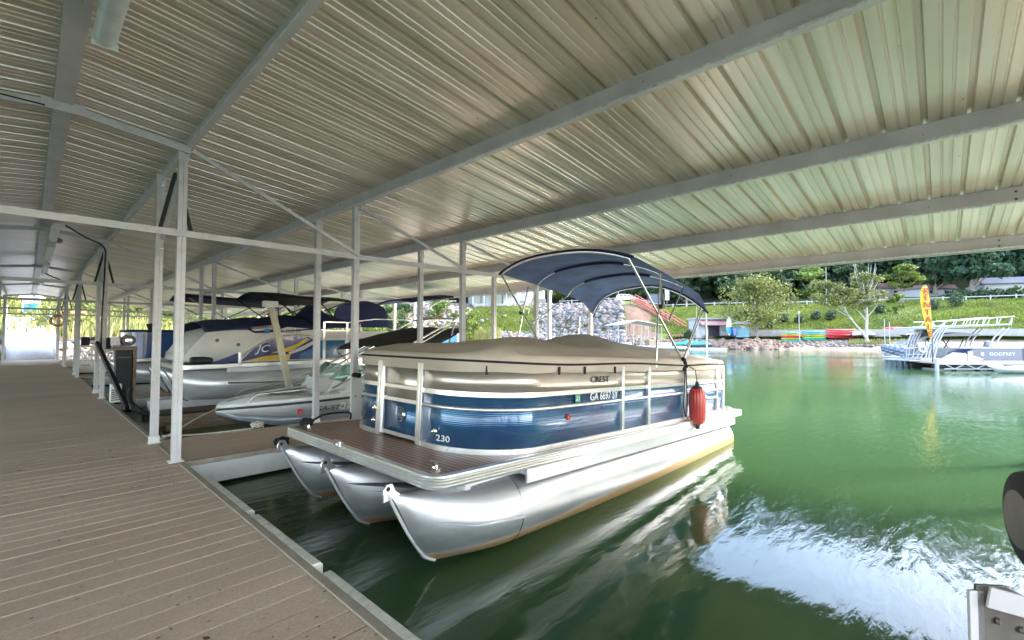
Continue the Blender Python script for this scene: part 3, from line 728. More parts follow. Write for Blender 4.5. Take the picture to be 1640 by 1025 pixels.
def bumper(y0, y1, lb):
    m = MB(); x0 = XR + 0.002
    pr = [(0, 0), (0.055, 0.0), (0.075, -0.02), (0.075, -0.1), (0, -0.1)]
    m.prism(pr, lambda a, b: (x0 + a, y0, DZ + 0.012 + b), lambda a, b: (x0 + a, y1, DZ + 0.012 + b))
    o = m.build('dock_bumper', dirty_white, None, bev=0.004); tag(o, lb, 'bumper', 'white bumper strips along the walkway edge')
bumper(-0.4, 0.95, 'white rub strip at the bottom edge of the picture, nearest the viewer')
bumper(1.1, 2.95, 'chipped white rub strip on the walkway edge beside the near pontoon nose')
bumper(3.1, 4.32, 'weathered white rub strip with ragged edge, second along the walkway')
bumper(4.46, 5.85, 'clean white rub strip nearest the first finger dock')

ORD = ['first', 'second', 'third', 'fourth', 'fifth', 'sixth']
FY = [6.82, 14.95, 23.05, 31.15, 39.2]      # near edge line of each finger dock
FW = 1.4
PX = [1.33, 3.58, 5.83, 8.07, 10.32]        # post columns
PZ = lambda i: CZ + 2.42 - 0.245 * i        # purlin middle height
def finger(y0, lb, x1=10.5, z1=0.24, vis=True):
    w_ = FW + 0.16; t = thing('finger_dock', lb, 'dock', (XR + 0.004, y0 - 0.08, DZ), 0, 'finger docks under the roof'); t.rotation_euler.y = math.atan2(DZ - z1, x1 - XR)
    Lx = x1 - XR; m = MB(); n = int(w_ / 0.19)
    for k in range(n): m.box(0.0, Lx, 0.02 + k * 0.192, 0.02 + k * 0.192 + 0.186, -0.03, 0.001 * (k % 2))
    m.build('decking', deck_m, t, smooth=0)
    m = MB()
    m.box(0, Lx, -0.03, 0.015, -0.05, 0.012); m.box(0, Lx, 0.02 + n * 0.192, 0.06 + n * 0.192, -0.05, 0.012)
    m.build('edge_strip', edge_m, t, bev=0.004)
    m = MB(); m.box(0.0, Lx, -0.02, 0.02, -0.30, -0.053); m.box(0.0, Lx, n * 0.192, 0.03 + n * 0.192, -0.30, -0.053)
    m.box(Lx - 0.04, Lx, 0.023, n * 0.192 - 0.003, -0.30, -0.033)
    m.build('side_beam', white_paint, t)
    m = MB(); m.box(0.4, Lx - 0.3, 0.1, n * 0.192 - 0.1, -0.62, -0.31); m.build('float', black_m, t)
finger(-2.58, 'finger dock reaching out just beyond the right edge of the picture')
for i, y0 in enumerate(FY):
    finger(y0, ['nearest finger dock with tan boards, left of the tan covered boat', 'second finger dock, at the black cabinet beyond the tritoon', 'third finger dock, behind the blue boat', 'fourth finger dock along the walkway', 'farthest finger dock beside the foot of the gangway'][i])

def make_post(h, loc, lb, base=False, grp='white square posts holding up the dock roof'):
    t = thing('roof_post', lb, 'post', loc, 0, grp)
    m = MB(); a = 0.046
    m.box(-a, -0.002, -a, a, 0, h); m.box(0.002, a, -a, a, 0, h); m.box(-a + 0.006, a - 0.006, -a + 0.006, a - 0.006, 0.001, h - 0.001)
    m.build('shaft', frame_m, t, bev=0.003)
    MB().box(-0.055, 0.055, -a - 0.006, -a - 0.001, h - 0.17, h - 0.01).build('gusset_plate', frame_m, t)
    m = MB(); m.box(-0.075, 0.075, -0.075, 0.075, 0.002, 0.014); m.box(-0.06, 0.06, -0.052, 0.052, 0.014, 0.10 if base else 0.02)
    m.build('base_plate', white_paint, t, bev=0.003)
    if loc[0] < 4 and loc[1] < 9:
        for zz in (h - 0.16, h - 0.07, 3.15 - loc[2]): MB().lathe([(0.014, 0), (0.014, 0.01), (0.006, 0.014)], (0.02, -a - 0.012, zz), 8, 'Y').build('bolt', chrome_m, t)
    return t
CN = ['innermost', 'second', 'third', 'fourth', 'outermost']
def posts(k, y0, cols):
    for j, yy in enumerate((y0, y0 + FW)):
        for i in cols:
            if i >= 0: x, z = PX[i], DZ - 0.012 * (PX[i] - XR); h = PZ(i) - 0.1 - z
            else: x, z = XL + 0.03, DZ; h = PZ(0) - 0.1 - z
            fin = 'the %s finger dock' % ORD[k] if k >= 0 else 'the finger dock right of the picture'
            side = 'near' if j == 0 else 'far'
            if i < 0: lb = 'post on the walkway\'s left edge, opposite the %s side of %s' % (side, fin)
            else: lb = '%s roof post on the %s side of %s' % (CN[i], side, fin)
            if i >= 0: x -= 0.0
            make_post(h, (x - (0.06 if i == 0 else 0), yy, z + 0.012), lb, base=(j == 1))
posts(-1, -2.50, [0, 1, 2, 3, 4])
for k, y0 in enumerate(FY): posts(k, y0, [-1, 0, 1, 2, 3, 4])

XRG = 0.2
def truss(y0, k, lb):
    t = thing('roof_truss', lb, 'truss', (0, y0 - 0.005, 0), 0, 'steel trusses spanning the dock roof')
    yb = -0.075
    m = MB(); m.box(-9.95, 10.36, yb, yb + 0.025, 3.11, 3.19); m.box(-9.95, 10.36, yb + 0.025, yb + 0.05, 3.182, 3.19); m.build('tie_beam', frame_m, t)
    m = MB(); zr = CZ + 2.42; zp = CZ + 2.30
    m.bar((XRG + 0.1, yb - 0.012, zr), (PX[0], yb - 0.012, zp - 0.01), 0.03, 0.085); m.bar((XRG - 0.1, yb - 0.012, zr), (XL, yb - 0.012, zp - 0.01), 0.03, 0.085)
    m.box(XRG - 0.17, XRG + 0.17, yb - 0.031, yb - 0.028, zr - 0.05, zr + 0.065)
    m.build('rafter', frame_m, t)
    for i in range(4):
        m = MB(); m.bar((PX[i] + 0.02, yb + 0.1 - 0.13, PZ(i) - 0.13), (PX[i + 1], yb + 0.1 - 0.13, 3.17), 0.028, 0.05); m.build('diagonal_brace', frame_m, t)
    if k < 2:
        for i in range(4):
            xl, xl2 = -0.93 - 2.25 * i, -0.93 - 2.25 * (i + 1)
            m = MB(); m.bar((xl, yb - 0.03, PZ(i) - 0.13), (xl2, yb - 0.03, 3.17), 0.028, 0.05); m.build('diagonal_brace', frame_m, t)
    # knee brace between the two posts of a pair
    m = MB(); m.bar((PX[0] - 0.02, FW - 0.02, 3.30), (PX[0] - 0.02, 0.12, PZ(0) - 0.14), 0.05, 0.05); m.build('knee_brace', frame_m, t)
    m = MB(); m.bar((PX[0] - 0.04, 0.42, PZ(0) - 0.3), (PX[0] + 0.14, 0.42, 3.2), 0.015, 0.045); m.bar((PX[0] - 0.06, 0.42, PZ(0) - 0.3), (PX[0] - 0.22, 0.42, 3.2), 0.015, 0.045); m.build('stay', rubber_m, t)
truss(-2.50, 3, 'truss over the finger dock just outside the picture')
TL = ['nearest truss, crossing the walkway over the first finger dock', 'second truss along the walkway, over the black cabinet', 'third truss along the walkway', 'fourth truss along the walkway', 'farthest truss, just before the gangway']
for k, y0 in enumerate(FY): truss(y0, k, TL[k])

# purlins: Z-section beams along the dock
Y0R, Y1R = -7.0, 43.2
def purlin(x, zc, lb, flip=1):
    o = thing('roof_purlin', lb, 'beam', (x, Y0R, zc), 0, 'steel purlins running along under the roof')
    m = MB(); L_ = Y1R - Y0R
    m.box(-0.004, 0.004, 0, L_, -0.1, 0.1)
    m.box(*(sorted((-0.004, -0.06 * flip)) if flip > 0 else (0.0045, 0.06)), 0, L_, -0.1, -0.094)
    m.box(*((0.0045, 0.06) if flip > 0 else (-0.06, -0.0045)), 0, L_, 0.094, 0.1)
    m.build('beam', purlin_m, o, smooth=0)
    m = MB(); xs = (-0.064, -0.0605) if flip > 0 else (0.0605, 0.064)
    m.box(*xs, 0, L_, -0.1, -0.078); m.build('flange_lip', lip_m, o, smooth=0)
    for yy in ((6.3, 14.4) if flip > 0 else ()):
        for zz in (-0.05, 0.04): MB().lathe([(0.014, 0), (0.014, -0.01), (0.005, -0.013)], (-0.005 * flip, yy, zz), 8, 'X').build('bolt', steel_m, o)
PN = ['purlin over the right edge of the walkway', 'second purlin out from the walkway', 'third purlin out from the walkway', 'fourth purlin out, next to the roof edge', 'outermost purlin along the open edge of the roof']
for i in range(5): purlin(PX[i] + 0.02, PZ(i), PN[i])
PL = [-0.93 - 2.25 * i for i in range(5)]
for i in range(5): purlin(PL[i], PZ(i), 'left side: ' + ['purlin over the left edge of the walkway', 'second purlin left of the walkway', 'third purlin left of the walkway', 'fourth purlin left of the walkway', 'outermost purlin at the left roof edge'][i], -1)
o = thing('ridge_beam', 'doubled steel ridge beam above the middle of the walkway', 'beam', (XRG, Y0R, CZ + 2.56))
m = MB(); m.box(-0.075, 0.075, 0, Y1R - Y0R, -0.1, -0.094); m.box(-0.075, -0.069, 0, Y1R - Y0R, -0.0935, 0.08); m.box(0.069, 0.075, 0, Y1R - Y0R, -0.0935, 0.08); m.build('beam', purlin_m, o, smooth=0)

# corrugated sheet: two slopes, ribs running down the slope
def rib_profile(y0, y1):
    pts = [(y0, 0)]; y = y0; pitch = 0.305
    while y < y1:
        pts += [(y + 0.02, 0), (y + 0.032, 0.042), (y + 0.064, 0.042), (y + 0.076, 0), (y + 0.145, 0), (y + 0.152, 0.013), (y + 0.166, 0.013), (y + 0.173, 0), (y + 0.222, 0), (y + 0.229, 0.013), (y + 0.243, 0.013), (y + 0.25, 0), (y + 0.305, 0)]
        y += pitch
    return pts
prof = rib_profile(Y0R, Y1R)
roof = thing('dock_roof', 'low gabled corrugated metal roof covering the whole dock', 'roof', (XRG, 0, 0))
def slope(xa, za, xb, zb, nm):
    rows = []
    for f in (0, 1): rows.append([(xa + (xb - xa) * f, y, za + (zb - za) * f + z) for y, z in prof])
    top = [[(p[0], p[1], p[2] + 0.006) for p in r] for r in rows]
    m = MB(); m.grid(rows)
    return m.build(nm, roof_m, roof, smooth=0, solid=0.003)
zr = CZ + 2.42 + 0.105
slope(0.02, zr + 0.108, 10.55 - XRG, PZ(4) + 0.103 - 0.02, 'roof_sheet')
slope(-0.02, zr + 0.108, -10.15 - XRG, PZ(4) + 0.103 - 0.02, 'roof_sheet')
m = MB(); m.bar((-0.15, Y0R, zr + 0.148), (-0.15, Y1R, zr + 0.148), 0.3, 0.004); m.bar((0.15, Y0R, zr + 0.148), (0.15, Y1R, zr + 0.148), 0.3, 0.004); m.build('ridge_cap', purlin_m, roof, smooth=0)
m = MB(); m.box(10.36, 10.366, Y0R, Y1R, PZ(4) - 0.115, PZ(4) + 0.09); m.box(10.345, 10.359, Y0R, Y1R, PZ(4) - 0.122, PZ(4) - 0.116); m_ = m.build('eave_trim', white_paint, roof, smooth=0); m_.location.x = -XRG

# bits of leaf litter on the boards
Vs = []
for i in range(260):
    if i < 90: x = random.uniform(0.7, 1.25); y = random.uniform(5.6, 8.6)
    else: x = random.uniform(-0.9, 1.25); y = random.uniform(1.6, 14) ** 1.0
    r = random.uniform(0.004, 0.016) if i % 12 else random.uniform(0.02, 0.035); a = random.uniform(0, 6.28); q = r * random.uniform(.3, .6)
    for dx, dy in ((r, 0), (0, q), (-r, 0), (0, -q)): Vs.append((x + dx * math.cos(a) - dy * math.sin(a), y + dx * math.sin(a) + dy * math.cos(a), DZ + 0.006 + 0.004 * random.random()))
tag(npmesh('leaf_litter', np.array(Vs), np.arange(len(Vs)).reshape(-1, 4), mat('dry_leaf', (0.09, 0.055, 0.035), 0.9)), 'dark bits of leaf litter scattered on the walkway boards', 'litter', kind='stuff')

# tube lights under the ridge
def tube_light(y0, L_, lb):
    t = thing('tube_light', lb, 'light', (XRG + 0.16, y0, CZ + 2.33), 0, 'long tube lights under the ridge')
    m = MB(); m.box(-0.05, 0.05, 0, L_, 0.02, 0.09); m.build('housing', white_paint, t, bev=0.006)
    m = MB(); pr = [(0.075 * math.cos(a), 0.018 - 0.075 * math.sin(a)) for a in [math.pi * i / 10 for i in range(11)]]
    m.prism(pr, lambda a, b: (a, 0.01, b), lambda a, b: (a, L_ - 0.01, b)); m.build('lens', lamp_m, t, smooth=40)
    
    for q in (-0.012, L_ - 0.008): MB().box(-0.08, 0.08, q, q + 0.02, -0.06, 0.03).build('end_cap', white_paint, t, bev=0.004)
tube_light(3.5, 1.26, 'white tube light hanging nearest, at the top left of the picture')
tube_light(13.8, 1.9, 'second tube light down the ridge')
tube_light(16.7, 3.0, 'third tube light down the ridge')
tube_light(21.0, 3.0, 'fourth tube light, dimmer and further down the ridge')
tube_light(28.4, 1.3, 'last tube light, above the gangway end of the walkway')
m = MB(); m.lathe([(0.02, 0), (0.11, 0.02), (0.12, 0.1), (0.05, 0.14)], (0, 0, 0), 12)
o = m.build('wall_nest', wood_m, None, smooth=60); o.name = 'bird_nest'; o.location = (0.42, 15.9, CZ + 2.28); tag(o, 'small brown bird nest built on the end of a tube light', 'nest')

# cables and conduits
m = MB(); y1 = FY[1] - 0.1
m.tube(catmull([(0.5, y1 - 1.2, CZ + 2.36), (0.85, y1 - .6, 4.15), (1.22, y1, 4.05), (1.25, y1, 3.6), (1.22, y1, 2.2), (1.24, y1, 1.5), (1.35, y1 + .05, 1.25)], 6), 0.018, 6)
tag(m.build('power_cable', black_m, None), 'black power cable running down the second pair of posts', 'cable')
m = MB(); m.tube(catmull([(0.35, FY[2] - 0.4, 4.05), (0.8, FY[2] - 0.3, 3.85), (1.25, FY[2] - 0.1, 3.8)], 6), 0.022, 6)
tag(m.build('power_cable', black_m, None), 'black cable sagging from the ridge light to the third post pair', 'cable')
m = MB(); m.tube([(-2.0, FY[0] - .2, 4.08), (-0.5, FY[0] - .4, 4.18), (0.06, FY[0] - .3, 4.22)], 0.008, 5)
tag(m.build('thin_wire', black_m, None), 'thin black wire strung under the roof at the left', 'wire')

# ------------------------------------------------------------------ gangway, life ring and what stands beyond
g0 = Vector((0.17, YE + 0.1, DZ + 0.02)); g1 = Vector((0.0, 58, zat(509, 40.5)))
t = thing('gangway', 'pale sheet covered gangway rising from the end of the walkway to the shore', 'gangway', tuple(g0))
d = g1 - g0; m = MB()
m.grid([[(-1.1, 0, 0), (1.1, 0, 0)], [(d.x - 1.2, d.y, d.z), (d.x + 1.2, d.y, d.z)]]); m.build('ramp_sheet', mat('pale_ramp_sheet', (0.60, 0.58, 0.60), 0.55), t, solid=0.05)
for sx in (-1, 1):
    m = MB(); a = Vector((sx * 1.16, 0, 0.0)); b = Vector((d.x + sx * 1.26, d.y, d.z))
    m.tube([a + Vector((0, 0, 1.0)), b + Vector((0, 0, 1.0))], 0.025, 6); m.tube([a + Vector((0, 0, .5)), b + Vector((0, 0, .5))], 0.02, 6); m.bar(a, b, 0.05, 0.16)
    for i in range(9): p = a.lerp(b, i / 8); m.tube([p, p + Vector((0, 0, 1.0))], 0.022, 6)
    m.build('handrail', white_paint, t)
px = 1.27; yb = FY[4] - 0.22
t = thing('life_ring', 'orange and white life ring hanging on a post by the gangway', 'life ring', (px - 0.05, FY[4] - 0.16, zat(514, 28.0)))
n = 24; ring = [(0.30 * math.cos(2 * math.pi * k / n), 0, 0.30 * math.sin(2 * math.pi * k / n)) for k in range(n)]
MB().tube(ring, 0.075, 10, closed=True).build('ring', korange_m, t, smooth=60)
for q in range(4):
    a0 = math.pi / 4 + q * math.pi / 2
    MB().tube([(0.30 * math.cos(a0 + s), 0, 0.30 * math.sin(a0 + s)) for s in (-.2, -.1, 0, .1, .2)], 0.079, 10).build('white_band', white_decal, t, smooth=60)
def at3(u, d, v): x, y = at(u, d); return (x, y, zat(v, d))
x, y = at(49, 48); z = H(x, y)
t = thing('notice_board', 'small white roofed board with a blue panel, standing above the gangway', 'notice board', (x, y, z), R(-20))
zb = zat(503, 48) - z
m = MB(); m.box(-0.7, -0.62, -0.04, 0.04, -0.3, zb + 1.5); m.box(0.62, 0.7, -0.04, 0.04, -0.3, zb + 1.5); m.build('post', white_paint, t)
m = MB(); m.box(-0.6, 0.6, -0.03, 0.03, zb, zb + 1.1); m.build('blue_panel', kblue_m, t)
m = MB(); m.box(-0.6, 0.6, -0.032, 0.032, zb + 1.12, zb + 1.7); m.prism([(-0.95, 1.7), (0.95, 1.7), (0.3, 2.5), (-0.3, 2.5)], lambda a, b: (a, -0.3, zb + b), lambda a, b: (a, 0.3, zb + b)); m.build('white_roof', white_paint, t)
x, y = at(117, 46); z = H(x, y)
t = thing('orange_pillar', 'square terracotta orange pillar with a wider cap beside the gangway', 'pillar', (x, y, z))
m = MB(); m.box(-0.95, 0.95, -0.5, 0.5, zat(512, 46) - z, zat(496, 46) - z); m.build('cap', terracotta_m, t, bev=0.02)
m = MB(); m.box(-0.6, 0.6, -0.35, 0.35, -1.0, zat(512, 46) - z - 0.003); m.build('shaft', terracotta_m, t, bev=0.02)

# ------------------------------------------------------------------ lift gear beside the walkway
t = thing('power_cabinet', 'tall black lift power cabinet at the walkway edge', 'cabinet', (1.56, 14.1, 0.2)); t.scale = (0.66, 0.8, 1.0)
MB().box(-0.22, 0.22, -0.2, 0.2, 0.1, 1.35).build('body', black_m, t, bev=0.01)
m = MB(); m.box(-0.19, 0.19, -0.206, -0.201, 1.17, 1.19); m.build('trim', steel_m, t)
m = MB(); m.box(-0.3, 0.36, -0.25, 0.3, 1.355, 1.40); m.build('top_board', wood_m, t)
m = MB(); m.box(0.26, 0.36, -0.1, 0.1, -0.1, 1.35); m.build('wood_post', wood_m, t)
t2 = thing('lift_motor', 'grey electric motor with drum sitting on the black cabinet', 'motor', (1.60, 14.1, 1.602)); t2.scale = (0.8, 0.8, 0.8); t2.location.z = 1.76
MB().lathe([(0.02, -0.2), (0.16, -0.18), (0.17, 0.12), (0.1, 0.2), (0.03, 0.22)], (0.05, 0, 0.02), 16, 'Y').build('drum', steel_m, t2, smooth=40)
MB().lathe([(0.02, -0.23), (0.08, -0.22), (0.09, -0.205)], (0.05, 0, 0.02), 16, 'Y').build('hub', chrome_m, t2, smooth=40)
m = MB(); m.box(-0.34, -0.14, -0.1, 0.1, -0.12, 0.12); m.build('gear_box', frame_m, t2, bev=0.01)
m = MB(); m.box(-0.3, 0.25, -0.12, 0.12, -0.2, -0.16); m.build('mount', steel_m, t2)
m = MB(); m.bar((1.12, 14.5, 1.72), (1.45, 12.35, 0.38), 0.07, 0.09); tag(m.build('black_pole', black_m, None), 'black square pole leaning against the posts beside the cabinet', 'pole')
m = MB(); m.tube(catmull([(1.6, 13.2, 0.7), (1.55, 12.6, 0.45), (1.8, 12.1, 0.22), (2.4, 11.9, 0.18), (3.2, 12.0, 0.2)], 6), 0.045, 8); tag(m.build('black_hose', rubber_m, None), 'thick black hose looping from the cabinet down to the water', 'hose')
t = thing('outlet_box', 'white louvred outlet box low on the walkway edge by the cabinet', 'box', (1.42, 13.9, 0.36))
MB().box(-0.1, 0.1, -0.1, 0.1, 0.0, 0.42).build('box', white_paint, t, bev=0.008)
m = MB()
for i in range(6): m.box(-0.085, 0.085, -0.108, -0.101, 0.05 + i * 0.045, 0.07 + i * 0.045)
m.build('louvre', black_m, t)
def lift_stand(loc, lb):
    t = thing('lift_stand', lb, 'lift stand', loc, 0, 'white lattice stands carrying lift motors')
    m = MB(); h = 1.05
    for sx in (-0.45, 0, 0.45): m.bar((sx, 0, 0), (sx, 0, h), 0.06, 0.06)
    m.bar((-0.45, 0, h - .03), (0.45, 0, h - .03), 0.06, 0.07); m.bar((-0.45, 0, 0.04), (0.45, 0, 0.04), 0.06, 0.07)
    for a, b in ((-0.45, 0), (0, 0.45)): m.bar((a, -.02, 0.05), (b, -.02, h - .05), 0.03, 0.05); m.bar((b, 0.02, 0.05), (a, 0.02, h - .05), 0.03, 0.05)
    m.build('lattice', white_paint, t)
    MB().lathe([(0.02, -0.25), (0.2, -0.22), (0.2, 0.2), (0.05, 0.25)], (0.1, 0, h + 0.24), 16, 'Y').build('motor', steel_m, t, smooth=40)
    MB().box(-0.4, -0.1, -0.15, 0.15, h + 0.01, h + 0.42).build('motor_cover', black_m, t, bev=0.02)
    MB().box(-0.098, 0.1, -0.3, -0.26, h + 0.1, h + 0.25).build('switch', white_paint, t)
    return t
ls = lift_stand((2.15, 21.6, DZ), 'white lattice stand with a lift motor beyond the second finger dock')
dup(ls, (-1.75, 24.5, DZ), 0, 'lattice stand with a lift motor left of the walkway')
dup(ls, (2.15, 30.0, DZ), 0, 'lattice stand with a lift motor far down beside the life ring')

# galvanised lift bracket close by at the right
bx, by = at(1545, 1.62)
t = thing('lift_bracket', 'worn galvanised steel lift bracket at the bottom right corner', 'bracket', (bx, by, 0))
zt = zat(944, 1.55)
m = MB()   # an upright plate with a sloping scalloped top edge, and a flange turned towards the water
pr = [(0.0, zt), (0.10, zt - 0.005), (0.15, zt - 0.03), (0.24, zt - 0.075), (0.30, zt - 0.06), (0.36, zt - 0.03), (0.6, zt - 0.02), (0.6, -0.4), (0.0, -0.4)]
dirx, diry = C_, -S_
m.prism(pr, lambda a, b: (a * dirx - 0.0 * diry, a * diry, b), lambda a, b: (a * dirx - 0.012 * S_, a * diry - 0.012 * C_, b))
m.build('plate', steel_m, t, bev=0.002)
m = MB(); m.bar((0.02 * dirx - .03 * S_, 0.02 * diry - .03 * C_, zt - 0.03), (0.60 * dirx - .2 * S_, 0.60 * diry - .2 * C_, zt - 0.14), 0.012, 0.07); m.bar((-.006 * S_, -.006 * C_, zt - 0.02), (-.006 * S_, -.006 * C_, -0.4), 0.012, 0.05, up=(dirx, diry, 0)); m.build('flange', purlin_m, t, bev=0.002)
for a, dz in ((0.06, 0.12), (0.14, 0.15), (0.22, 0.2)): MB().lathe([(0.012, 0), (0.012, -0.01), (0.004, -0.014)], (a * dirx - 0.014 * S_, a * diry - 0.014 * C_, zt - dz), 8, 'Y').build('bolt', steel_m, t)
wx, wy = at(1652, 1.62); m = MB()
t = thing('rubber_wheel', 'dark rubber guide wheel at the right edge above the steel bracket', 'wheel', (wx, wy, zat(832, 1.62)), R(-YAW + 90 + 62))
pr = [(0.02, -0.05), (0.12, -0.05), (0.165, -0.035), (0.175, 0.0), (0.165, 0.035), (0.12, 0.05), (0.02, 0.05)]
MB().lathe(pr, (0, 0, 0), 40, 'X').build('tyre', rubber_m, t, smooth=50)
MB().lathe([(0.05, -0.06), (0.1, -0.055), (0.1, 0.055), (0.05, 0.06)], (0, 0, 0), 24, 'X').build('rim', steel_m, t, smooth=50)
MB().tube([(0, 0, 0), (-0.12, 0, 0)], 0.02, 8).build('axle', steel_m, t)

# ------------------------------------------------------------------ the covered pontoon boat (main subject)
PITCH = R(2.7)
B0 = (2.05, 4.1, 0.86)
boat = thing('pontoon_boat', 'blue and champagne pontoon boat under a tan mooring cover, moored in front', 'pontoon boat', B0, 0, None, ry=PITCH)
def nose_tube(mb, y, zc, r, x0, L_, x1, rake, n=28):
    """a pontoon tube with a wedge nose; x0 tip at its top, rake = how far the tip's foot lies behind"""
    rows = []
    st = [0, 0.04, 0.1, 0.2, 0.32, 0.46, 0.62, 0.8, 1.0]
    for t in st:
        w = r * (0.05 + 0.95 * math.sin(math.pi / 2 * min(1, t)) ** 0.75); row = []
        for k in range(n):
            a = 2 * math.pi * k / n; ca, sa = math.cos(a), math.sin(a)
            zz = r * sa * (1.0 if sa > 0 else 1.0)
            yy = w * ca * (abs(ca) ** (0.25 * (1 - t)) if t < 1 else 1)
            top = (sa + 1) / 2
            lift = (1 - t) ** 2.2 * 0.10 * r * (1 if sa < 0 else 0.3)
            row.append((x0 + t * L_ + (1 - t) * rake * (1 - top) ** 1.0 + (1 - t) * 0.10 * (max(0, -sa)) ** 4, y + yy, zc + zz * (1 - 0.04 * (1 - t)) + lift))
        rows.append(row)
    rows.append([(x1, y + r * math.cos(2 * math.pi * k / n), zc + r * math.sin(2 * math.pi * k / n)) for k in range(n)])
    for f, g in ((0.12, 0.93), (0.2, 0.75), (0.25, 0.4), (0.26, 0.02)): rows.append([(x1 + f, y + g * r * math.cos(2 * math.pi * k / n), zc + g * r * math.sin(2 * math.pi * k / n)) for k in range(n)])
    mb.grid(rows, closed_u=True)
ZT, RT = -0.50, 0.325
for yy in (-1.05, 0, 1.05):
    m = MB(); nose_tube(m, yy, ZT, RT, -0.13, 1.15, 6.6, 0.34); tb = m.build('pontoon', tube_m, boat, smooth=50)
    m = MB()   # welded nose strip with its towing eye
    st = [(-0.165, ZT + RT * 1.0), (-0.14, ZT + RT * .9), (0.025, ZT + RT * .05), (0.175, ZT - RT * .60), (0.235, ZT - RT * .75), (0.31, ZT - RT * .86)]
    m.tube(catmull([(a, yy, b) for a, b in st], 5), 0.014, 8); m.build('nose_strip', alu_m, tb, smooth=60)
    m = MB(); pr = [(-0.20, ZT + RT * .86), (-0.205, ZT + RT * 1.14), (-0.18, ZT + RT * 1.27), (-0.13, ZT + RT * 1.27), (-0.10, ZT + RT * 1.1), (-0.05, ZT + RT * .98)]
    m.prism(pr, lambda a, b: (a, yy - 0.008, b), lambda a, b: (a, yy + 0.008, b)); m.build('towing_eye', chrome_m, tb, bev=0.003)
    MB().lathe([(0.017, 0), (0.017, 0.002)], (-0.165, yy - 0.0105, ZT + RT * 1.16), 12, 'Y').build('eye_hole', black_m, tb)
    m = MB()   # seam where nose meets tube, and the lifting strake
    m.tube([(1.02, yy + (RT + .001) * math.cos(a), ZT + (RT + .001) * math.sin(a)) for a in [2 * math.pi * k / 28 for k in range(28)]], 0.006, 6, closed=True)
    m.build('weld_seam', chrome_m, tb, smooth=60)
    if yy < 0.5:
        m = MB(); m.grid([[(0.18, yy - 0.17, ZT + 0.09), (0.5, yy - 0.24, ZT + 0.04), (1.0, yy - RT - 0.01, ZT + 0.0)], [(0.18, yy - 0.175, ZT + 0.088), (0.5, yy - 0.30, ZT + 0.025), (1.0, yy - RT - 0.05, ZT - 0.01)]])
        m.build('strake', alu_m, tb, solid=0.005)
        if yy < 0: continue
    m = MB(); m.grid([[(0.02, yy - 0.05, ZT + 0.17), (0.5, yy - 0.26, ZT + 0.13), (0.9, yy - .30, ZT + .13)], [(0.1, yy - 0.16, ZT + 0.16), (0.5, yy - 0.44, ZT + 0.12), (0.9, yy - .5, ZT + .12)]])
    m.build('splash_fin', steel_m, tb, solid=0.006)
# deck
def rrect(x0, x1, y0, y1, rf, ra, n=8):
    P = []
    for cx, cy, r, a0 in ((x0 + rf, y0 + rf, rf, 180), (x1 - ra, y0 + ra, ra, 270), (x1 - ra, y1 - ra, ra, 0), (x0 + rf, y1 - rf, rf, 90)):
        for k in range(n + 1): a = R(a0 + 90 * k / n); P.append((cx + r * math.cos(a), cy + r * math.sin(a)))
    return P
o_ = rrect(0, 7.0, -1.4, 1.4, 0.13, 0.05)
m = MB(); m.prism(rrect(0.045, 6.96, -1.355, 1.355, 0.09, 0.02), lambda a, b: (a, b, -0.03), lambda a, b: (a, b, 0.0)); dk = m.build('deck', teak_m, boat, smooth=0)
def trim(sc):      # fluted extrusion round the deck edge
    m = MB(); prf = [(0.0, 0.004), (0.012, 0.0), (0.016, -0.012), (0.010, -0.022), (0.016, -0.034), (0.010, -0.045), (0.016, -0.057), (0.010, -0.068), (0.016, -0.08), (0.012, -0.098), (-0.02, -0.1)]
    rows = []
    cx = 3.5
    for off, z in [(-0.045, 0.004)] + prf:
        P = rrect(0 - off, 7.0 + off, -1.4 - off, 1.4 + off, max(0.02, 0.13 + off), 0.05 + off)
        rows.append([(a, b, z) for a, b in P])
    m.grid(rows, closed_u=True); return m
trim(0).build('deck_trim', rail_m, boat, smooth=25)
for sy in (-1, 1):       # side channel under the deck
    m = MB(); m.box(1.05, 6.7, sy * 1.37 - 0.012, sy * 1.37 + 0.012, -0.235, -0.105); m.build('side_channel', alu_m, boat, bev=0.003)
for i in range(9):
    MB().box(0.35 + i * 0.72, 0.41 + i * 0.72, -1.34, 1.34, -0.17, -0.101).build('cross_member', alu_m, boat)
for yy in (-1.05, 0, 1.05):
    m = MB(); m.prism([(0.25, -0.10), (6.3, -0.10), (6.3, -0.25), (0.5, -0.25)], lambda a, b: (a, yy - 0.12, b - 0.0), lambda a, b: (a, yy + 0.12, b)); m.build('bracket', alu_m, boat)
def cleat(parent, x, y, z, rz=0, m_=chrome_m, name='cleat'):
    m = MB(); m.tube([(-0.09, 0, 0.035), (-0.05, 0, 0.042), (0.05, 0, 0.042), (0.09, 0, 0.035)], [0.006, 0.011, 0.011, 0.006], 8)
    m.tube([(-0.035, 0, 0), (-0.03, 0, 0.04)], 0.01, 8); m.tube([(0.035, 0, 0), (0.03, 0, 0.04)], 0.01, 8); m.box(-0.06, 0.06, -0.02, 0.02, 0, 0.006)
    o = m.build(name, m_, parent, smooth=50); o.location = (x, y, z); o.rotation_euler.z = rz; return o
cleat(boat, 0.17, -1.18, 0.002, R(75)); cleat(boat, 0.17, 1.18, 0.002, R(75)); cleat(boat, 0.0, 0.1, -0.006, R(90))
cleat(boat, 6.8, -1.2, 0.002, R(90))
